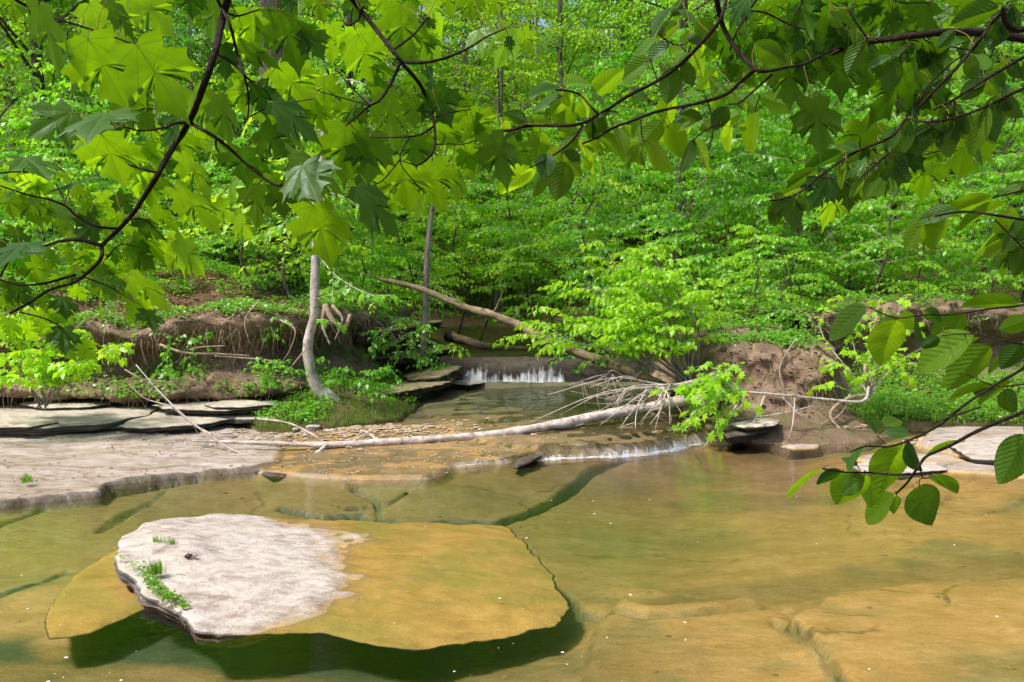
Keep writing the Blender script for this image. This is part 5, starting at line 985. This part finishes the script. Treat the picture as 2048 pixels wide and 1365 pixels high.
LA = [(79,11,79,122,120,'m'),(176,79,211,190,165,'m'),(274,91,322,209,150,'m'),(179,8,232,84,110,'m'),(215,0,258,66,55,'d'),(271,-15,315,52,95,'m'),(20,-15,12,30,60,'m'),(423,-15,420,75,100,'m'),(380,-20,372,20,70,'d'),(499,20,493,84,80,'m'),(561,22,583,119,118,'m'),(612,60,640,108,70,'d'),(661,49,650,108,60,'m'),
(556,133,610,200,112,'m'),(650,152,640,200,85,'m'),(445,90,444,150,75,'d'),(463,130,455,175,60,'m'),(488,160,474,217,60,'m'),(480,90,553,115,34,'d'),(515,165,520,225,60,'d'),(547,206,631,271,75,'d'),(534,217,580,280,90,'m'),(626,198,648,255,70,'m'),(588,205,598,250,60,'m'),
(480,296,472,356,115,'d'),(509,369,499,450,92,'m'),(556,372,561,431,68,'d'),(520,261,566,301,92,'d'),(583,309,686,364,62,'m'),(626,412,648,521,138,'y'),(604,331,645,402,130,'t'),(594,372,599,410,44,'y'),(474,350,428,400,62,'y'),(507,353,505,380,36,'y'),(433,404,461,442,42,'y'),(471,431,496,476,40,'y'),(545,345,530,385,60,'m'),
(214,225,226,288,158,'t'),(144,225,90,277,112,'t'),(241,198,295,252,95,'d'),(203,271,209,352,142,'m'),(176,258,136,293,62,'y'),(388,184,420,260,85,'m'),(434,190,447,274,85,'m'),(353,260,361,325,84,'m'),(353,233,320,290,65,'d'),(271,290,315,338,52,'y'),(304,282,306,325,32,'y'),(363,309,407,385,75,'y'),(350,377,420,453,90,'y'),(285,334,268,396,84,'y'),(240,320,232,362,60,'m'),(395,262,402,295,40,'m'),
(258,450,312,513,72,'y'),(334,480,363,545,56,'y'),(352,483,400,547,40,'y'),(266,602,277,654,46,'y'),(293,621,328,659,24,'t'),(260,548,315,618,84,'m'),(255,494,296,534,56,'m'),(244,513,268,548,42,'y'),(271,442,322,475,48,'d'),(306,415,342,458,52,'m'),(190,442,141,480,72,'d'),(163,418,190,445,62,'m'),(152,372,163,415,52,'m'),(152,364,157,380,118,'t'),(205,385,212,425,56,'y'),(232,390,256,425,48,'d'),(236,420,225,455,46,'m'),(210,440,206,475,52,'m'),
(41,391,54,445,92,'m'),(35,375,46,393,84,'t'),(50,315,138,360,40,'t'),(16,325,54,350,52,'y'),(114,331,125,372,42,'y'),(49,350,90,382,62,'y'),(10,385,8,430,60,'m'),(52,486,54,525,122,'t'),(57,513,62,568,80,'m'),(16,564,54,612,64,'d'),(8,594,14,632,54,'m'),(98,608,122,651,44,'y'),(125,595,154,632,28,'t'),(125,608,133,637,28,'y'),(16,637,3,678,62,'y'),(41,648,54,684,64,'y'),(81,637,114,675,54,'y'),(108,675,136,720,58,'y'),(125,656,152,700,44,'t'),(160,686,174,722,32,'y'),
(152,523,130,547,42,'y'),(184,545,211,577,52,'y'),(217,551,244,582,62,'y'),(136,494,125,520,42,'y'),(163,502,168,525,42,'m'),(205,530,200,560,46,'m'),(190,565,205,600,46,'y'),(100,500,92,535,44,'m'),(118,552,110,580,46,'y'),(75,590,80,622,44,'m'),(225,495,220,528,44,'m'),(30,455,22,492,60,'d'),(0,480,-10,530,60,'d'),(240,575,246,605,44,'y'),(145,575,160,602,40,'y'),(60,620,72,650,42,'y'),(175,480,182,506,38,'y'),(88,410,82,445,50,'m'),(120,440,112,470,46,'m'),(135,460,128,482,40,'y')]
TA = [([(430,104),(470,130),(490,152),(505,165)],7,4),([(430,-10),(445,20),(460,50),(475,110),(488,150),(497,195),(495,235),(485,248)],7,3),([(458,28),(478,32),(520,20),(560,22)],5,2),([(380,245),(350,247),(330,255),(285,262),(250,255)],6,3),([(384,248),(430,275),(462,300),(500,335),(540,365),(560,372),(600,372)],8,3),([(432,276),(432,295),(440,308)],5,2),([(310,345),(270,334),(230,322)],6,4),([(235,458),(190,452),(150,430),(135,415),(100,400),(55,390),(0,372)],6,3),([(205,492),(160,480),(120,483),(90,492),(40,500)],9,4),([(150,550),(90,567),(40,570),(0,560)],6,3),([(30,0),(80,25),(120,40),(200,65),(275,92)],6,3),([(70,345),(30,344),(-10,348)],4,3),([(40,625),(90,638),(125,656)],4,2),([(250,440),(290,440),(330,480)],3,2),([(210,520),(240,490),(280,495)],3,2),([(170,555),(220,575),(266,602)],3,2),([(0,553),(18,520),(22,505)],5,3),([(500,165),(530,180),(545,206)],3,2),([(488,240),(540,215),(626,198)],3,2),([(560,372),(590,330),(604,331)],3,2)]
LA += filler(TA, 2, 6, 66, 'mmyk')
bough('maple_branch','arching dark maple branch with five lobed leaves across the upper left','tree branch',[([(458,-15),(447,30),(438,70),(430,105),(410,165),(385,230),(365,268),(345,297),(318,345),(300,375),(270,422),(240,457),(206,490),(204,510),(192,530),(152,563),(100,580),(60,605),(20,627)],15,5)],TA,LA,'m',1.72,M['leaf_maple'],M['bark_twig'])
LB = [(716,70,735,150,90,'m'),(802,11,800,98,112,'m'),(705,200,688,252,82,'m'),(691,252,678,348,128,'m'),(740,271,732,357,105,'d'),(767,163,745,203,68,'m'),(772,184,791,276,90,'m'),(821,195,827,246,72,'d'),(865,179,897,241,97,'d'),(827,274,827,322,86,'d'),(802,320,810,409,122,'m'),(865,323,867,406,96,'m'),(713,374,800,466,72,'d'),(716,342,740,385,66,'y'),(791,394,786,422,38,'y'),(835,372,832,436,42,'y'),(878,399,889,420,32,'y'),(854,-12,892,50,62,'m'),(940,-10,942,28,62,'m'),(630,-18,640,30,62,'m'),(572,-18,580,22,42,'d'),(854,33,838,50,28,'d'),(856,40,870,55,24,'d'),(845,58,846,115,48,'m'),(958,62,962,112,62,'m'),(985,55,958,108,50,'m'),(1020,55,1000,122,72,'y'),(1045,60,1060,97,46,'m'),(1018,75,1024,100,22,'d'),
(941,226,922,285,80,'m'),(935,232,981,272,90,'m'),(927,289,941,350,74,'m'),(981,270,1025,361,78,'d'),(1014,286,1066,324,50,'d'),(905,338,918,398,48,'m'),(878,244,916,290,64,'m'),(930,296,945,335,60,'m'),(880,222,905,262,70,'m'),(760,330,772,352,50,'y'),(850,335,830,362,50,'m'),(905,200,940,232,66,'m'),(700,-15,720,40,60,'d'),(760,-20,770,20,70,'m'),(890,-20,902,22,60,'m'),(985,-15,995,20,50,'m')]
TB = [([(805,125),(850,125),(895,115),(940,95),(972,75),(1010,58)],7,3),([(800,128),(780,170),(760,200),(740,212),(712,235),(692,252)],7,3),([(790,98),(825,72),(842,52),(855,35)],5,3),([(866,254),(840,270),(800,275),(740,275)],5,2),([(720,18),(718,38),(700,50),(690,48),(672,15)],5,2),([(740,212),(705,202),(655,188),(630,180)],3,2),([(867,290),(900,288),(930,288),(980,270)],3,2),([(832,332),(812,325),(802,322)],3,2),([(868,235),(900,225),(941,220)],3,2),([(740,212),(700,172),(672,140)],3,2),([(800,320),(760,365),(713,374)],3,2),([(820,272),(800,322),(835,372)],3,2)]
LB += filler(TB[:6], 2, 7, 62, 'mmk')
bough('maple_branch','thin curving maple branch hanging from the top centre with lobed leaves','tree branch',[([(690,-20),(720,18),(745,50),(780,95),(804,126),(840,170),(860,215),(869,255),(868,298),(850,322),(832,332)],11,4)],TB,LB,'m',1.66,M['leaf_maple'],M['bark_twig'])
LC = [(1128,172,1193,140,46,'m'),(1187,194,1236,146,42,'m'),(1122,178,1060,191,26,'t'),(1100,165,1052,186,26,'m'),(1125,194,1060,213,30,'d'),(1133,194,1130,255,54,'m'),(1052,243,1014,221,24,'d'),(1054,248,1098,237,28,'m'),(1008,243,1016,262,24,'m'),(1082,264,1073,306,50,'m'),(1068,329,1000,372,44,'y'),(1095,310,1087,354,42,'t'),(1128,324,1114,390,56,'d'),(1128,305,1166,316,26,'d'),(1152,281,1201,340,36,'y'),(1171,283,1206,294,22,'m'),(1204,270,1258,300,24,'m'),(1171,253,1195,264,26,'m'),(1195,237,1231,229,14,'t'),(1285,283,1250,281,24,'y'),(1280,291,1258,321,28,'m'),(1285,294,1288,332,10,'d'),(1299,286,1350,335,47,'m'),(1326,243,1288,280,44,'m'),(1350,133,1339,196,47,'d'),(1339,187,1337,250,46,'m'),(1339,247,1375,300,44,'m'),(1367,125,1391,163,27,'d'),(1383,103,1432,138,38,'m'),(1342,84,1291,117,30,'d'),(1315,79,1264,108,27,'m'),(1301,119,1246,146,44,'m'),(1459,209,1467,138,46,'m'),(1453,214,1437,249,38,'d'),(1461,241,1461,293,30,'y'),(1509,225,1513,294,44,'y'),(1385,279,1377,341,20,'d'),(1391,285,1450,344,42,'m'),(1399,314,1440,346,26,'y'),(1423,179,1452,141,36,'m'),(1396,190,1358,179,24,'m'),(1404,238,1366,222,20,'d'),(1407,244,1361,249,26,'m'),(1443,244,1408,252,26,'m'),(1510,89,1577,110,38,'d'),(1521,195,1577,225,38,'m'),(1350,16,1291,73,18,'t'),(1353,22,1383,51,24,'t'),(1391,38,1442,81,26,'d'),(1356,46,1318,62,28,'m'),(1175,178,1205,214,16,'t'),(1260,178,1285,205,24,'t'),(1225,250,1260,240,20,'m'),(1330,160,1345,120,34,'m'),(1340,108,1372,84,34,'y'),(1400,90,1380,60,24,'d'),(1150,205,1168,225,30,'m'),(1120,262,1160,262,30,'m'),(1100,290,1120,318,26,'m'),(1240,262,1275,262,24,'m'),(1310,225,1350,240,24,'m'),(1480,230,1450,240,28,'y'),(1490,205,1520,215,26,'m'),(1420,205,1455,190,24,'m'),(1395,215,1375,255,24,'y'),(1310,255,1345,275,34,'y'),(1270,300,1290,325,26,'m'),(1175,310,1180,335,24,'y'),(1430,140,1410,165,40,'y'),(1300,40,1330,66,26,'d'),(1365,5,1345,28,22,'d'),(1380,60,1375,90,26,'m'),(1040,205,1010,235,22,'m'),(1475,255,1500,250,20,'m')]
TC = [([(1000,262),(1025,260),(1060,252),(1150,250),(1195,232),(1260,190),(1310,165),(1360,130),(1400,90),(1440,40),(1455,-10)],6,8),([(1060,336),(1100,315),(1130,295),(1150,275),(1165,252)],3,5),([(1110,180),(1135,182),(1160,190),(1180,212),(1197,230)],4,4),([(1165,288),(1195,275),(1230,255),(1270,240),(1320,222),(1390,208),(1450,190),(1480,165),(1510,140)],4,8),([(1282,240),(1283,265),(1287,283)],3,2),([(1300,120),(1310,148),(1315,160)],3,2),([(1320,72),(1345,88),(1365,90),(1382,80)],3,2),([(1459,209),(1480,205),(1510,180),(1545,148)],3,5),([(1385,282),(1410,262),(1440,248)],3,3),([(1509,225),(1515,205),(1520,190)],2,2),([(1055,250),(1050,235),(1045,225)],2,2),([(1225,252),(1222,240)],2,2)]
LC += filler(TC[:4], 7, 4, 46, 'mmkm')
bough('round_leaved_branch','slender branch of round ribbed leaves reaching left across the upper middle','tree branch',[([(1430,-15),(1445,50),(1470,95),(1505,135),(1530,143),(1575,135)],11,6)],TC,LC,'o',1.55,M['leaf_round'],M['bark_twig'])
LD = [(1998,14,1921,30,44,'d'),(2022,12,2001,86,47,'d'),(1966,143,1975,80,50,'k'),(1795,120,1788,177,44,'d'),(1802,115,1834,112,22,'d'),(1783,113,1743,127,20,'d'),(1834,94,1837,162,18,'d'),(1970,159,1933,192,38,'d'),(2003,195,2038,164,30,'d'),(1984,209,2005,274,52,'d'),(1980,216,1959,300,26,'d'),(1916,225,1949,262,38,'d'),(1898,241,1912,304,54,'d'),(1858,246,1846,306,50,'d'),(1818,241,1799,315,40,'d'),(1811,239,1830,275,28,'d'),(1811,234,1869,223,24,'k'),(1792,199,1818,217,22,'d'),(1685,306,1624,330,30,'k'),(1636,341,1586,362,30,'k'),(1693,325,1688,374,24,'d'),(1585,395,1601,454,40,'d'),(1560,401,1558,445,38,'k'),(1729,360,1704,390,24,'d'),(1609,371,1570,385,22,'k'),(1598,392,1618,420,26,'d'),(1858,240,1880,275,34,'k'),(1945,240,1925,225,24,'k'),(2020,120,2048,150,30,'d'),(2000,100,2035,110,26,'k'),(1640,350,1660,372,24,'k'),(1570,395,1545,390,16,'k'),(1600,372,1640,352,22,'k'),(1715,300,1690,285,24,'d'),(1790,255,1770,300,24,'d'),(1760,278,1790,310,22,'d'),(1870,180,1895,205,24,'d'),(1910,60,1885,90,26,'d'),(1660,25,1688,48,26,'d'),(1700,30,1730,18,30,'d')]
LD2 = [(1581,114,1590,202,102,'d'),(1627,200,1673,295,58,'d'),(1663,35,1700,112,124,'d'),(1834,140,1766,220,112,'k'),(1853,5,1811,68,112,'d'),(1753,246,1691,297,88,'k'),(1815,292,1810,362,87,'d'),(1859,314,1867,386,102,'y'),(1935,257,1962,343,72,'y'),(1688,376,1658,443,77,'y'),(1658,349,1636,416,62,'d'),(1764,336,1753,395,47,'k'),(1883,290,1870,318,62,'y'),(2000,458,1973,525,57,'y'),(2024,501,2024,552,62,'y'),(2050,512,2050,562,47,'y'),(1494,-5,1464,48,52,'d'),(1532,52,1537,82,62,'d'),(1456,62,1461,122,57,'k'),(1434,76,1423,116,42,'k'),(1602,5,1640,48,82,'d'),(1589,70,1635,110,62,'d'),(1611,100,1630,148,62,'d'),(1764,12,1783,68,92,'k'),(1870,91,1860,117,52,'d'),(1937,98,1888,143,62,'y'),(2017,117,2020,152,52,'k'),(1870,155,1858,208,104,'k'),(1720,60,1728,100,70,'d'),(1548,-10,1560,30,70,'d'),(1660,-20,1670,25,80,'d'),(1740,-15,1730,30,80,'d'),(1930,-10,1925,30,70,'k'),(1985,-15,1990,20,60,'k'),(1500,85,1510,120,60,'k'),(1470,130,1462,160,50,'k'),(1720,100,1700,145,80,'k'),(1780,100,1770,140,70,'d'),(1810,60,1835,100,80,'d'),(1880,40,1905,75,80,'k'),(1950,60,1940,105,70,'k'),(1540,130,1530,160,50,'k'),(1690,310,1710,350,60,'k'),(1740,300,1735,345,60,'k'),(1900,30,1870,20,50,'k'),(1640,120,1655,160,60,'d'),(1745,150,1730,185,60,'k'),(1570,60,1560,95,60,'d'),(1620,30,1600,70,70,'k'),(1690,60,1660,95,70,'d'),(1785,20,1800,55,60,'d'),(1830,85,1850,120,60,'k'),(1500,20,1520,58,60,'k'),(1760,300,1775,335,50,'y'),(1835,335,1822,372,44,'y'),(1725,372,1712,405,44,'k'),(1950,290,1965,315,40,'y')]
TD = [([(1838,215),(1870,180),(1905,145),(1940,105),(1965,75),(1980,50),(2012,18)],6,7),([(1868,220),(1910,198),(1970,160),(2015,133),(2060,108)],5,7),([(1811,237),(1845,244),(1880,242),(1930,230),(1980,210),(2015,192),(2060,172)],4,6),([(1540,402),(1565,398),(1600,385),(1650,345),(1710,305),(1780,275),(1811,239)],4,6),([(1798,114),(1808,105),(1815,84)],3,3),([(1715,362),(1745,335),(1780,305)],3,4),([(1695,18),(1712,45),(1735,78)],3,4),([(1910,195),(1905,215),(1898,228)],2,2)]
TD2 = [([(1500,22),(1530,26),(1570,45),(1610,60)],4,3),([(1575,135),(1610,128),(1650,108),(1680,95)],5,6),([(1663,35),(1690,50),(1735,80)],3,3),([(1830,60),(1850,80),(1870,88),(1938,100)],3,3),([(1840,215),(1850,180),(1900,130),(1930,108)],3,3),([(1740,330),(1790,310),(1840,310),(1890,300)],3,3),([(1860,240),(1935,250),(1960,270)],3,2),([(1640,355),(1680,360),(1700,376)],3,2),([(1990,440),(2020,470),(2050,500)],3,3),([(1600,-10),(1602,5),(1590,30)],3,3),([(1760,-15),(1800,5),(1853,5)],3,3),([(1460,100),(1475,60),(1500,20),(1520,-10)],4,4)]
LD += filler(TD, 7, 3, 52, 'dkkd'); LD2 += filler(TD2, 3, 8, 74, 'dkk')  # dark leaf tints stand in for canopy shade at the upper right
bough('round_leaved_branch','shaded twigs of round leaves spreading from the right edge at upper right','tree branch',[([(2120,30),(2040,60),(2012,45),(2005,15)],16,7,1.35)],TD,LD,'o',1.36,M['leaf_round'],M['bark_twig'])
bough('maple_branch','thick nearly black maple bough entering at the upper right with drooping lobed leaves','tree branch',[([(2140,95),(2048,78),(1960,66),(1890,65),(1810,74),(1740,84),(1690,97),(1665,108)],19,8)],TD2,LD2,'m',1.62,M['leaf_maple'],M['bark_twig'])
LE = [(1647,937,1594,1009,40,'m'),(1683,942,1640,967,30,'d'),(1727,947,1701,1020,78,'m'),(1729,952,1691,998,30,'d'),(1803,891,1788,989,82,'m'),(1742,957,1767,1020,38,'m'),(1788,988,1752,1066,24,'m'),(1839,973,1885,1060,82,'d'),(1814,885,1849,947,40,'d'),(1865,952,1934,978,22,'d'),(1793,993,1798,1030,30,'m'),(1732,891,1667,921,24,'t'),(1755,870,1762,834,38,'m'),(1819,868,1778,865,24,'d'),(1926,885,1870,908,24,'m'),(2050,870,2040,974,48,'d'),(1770,855,1818,838,22,'m'),(1880,846,1915,830,18,'m'),(1715,932,1690,915,16,'d')]
TE = [([(2080,805),(2048,824),(1960,860),(1900,892),(1855,912),(1838,932),(1815,965),(1792,988)],9,4),([(2080,690),(2048,735),(1990,770),(1930,810),(1880,850),(1830,876),(1780,893),(1732,893),(1700,905)],7,3),([(1645,938),(1690,945),(1740,946),(1790,950),(1820,948)],3,5),([(1840,930),(1845,955),(1862,955)],3,2),([(1770,888),(1755,872)],3,2),([(1960,815),(1900,835),(1870,846)],4,2)]
bough('round_leaved_branch','low branch of large round toothed leaves hanging over the water at the right','tree branch',[([(2140,772),(2100,790),(2080,806)],12,9)],TE,LE,'o',1.30,M['leaf_round'],M['bark_twig'])
LFg = [(1791,641,1787,722,78,'m'),(1734,614,1675,678,32,'m'),(1927,627,1897,695,62,'m'),(1949,671,1868,748,42,'m'),(2037,610,1956,603,30,'m'),(1980,693,1932,774,72,'m'),(2046,689,2018,739,47,'d'),(1879,676,1857,695,28,'d'),(1800,635,1765,660,26,'m'),(2007,781,2050,827,42,'d'),(1989,772,1925,800,32,'m'),(1919,750,1895,774,26,'m'),(1890,655,1910,690,40,'m'),(1930,700,1900,730,50,'m'),(1850,620,1890,640,28,'d'),(1986,398,1911,420,38,'m'),(1880,433,1889,492,58,'m'),(1856,436,1830,498,24,'m'),(2016,417,2040,476,58,'m'),(2013,409,1941,438,30,'m'),(2040,482,1987,505,32,'m'),(2016,471,1984,486,20,'m'),(2060,640,2020,660,40,'m')]
TF = [([(2090,600),(2037,612),(1980,618),(1900,630),(1850,630),(1791,636),(1734,614)],5,2),([(2090,680),(2046,688),(2000,680),(1949,668),(1880,672)],5,2),([(1870,433),(1905,426),(1940,424),(1985,430),(2048,440),(2100,450)],4,6),([(1985,396),(2010,390),(2048,380),(2100,360)],3,5),([(2060,470),(2040,480),(2016,470)],3,2),([(2090,760),(2040,770),(1990,772),(1930,748)],4,2)]
LFg += filler(TF, 3, 5, 56, 'mk')
bough('round_leaved_branch','middle right spray of broad pale green round leaves before the shaded bank','tree branch',[([(2160,610),(2120,602),(2090,600)],9,6)],TF,LFg,'o',1.34,M['leaf_round'],M['bark_twig'])
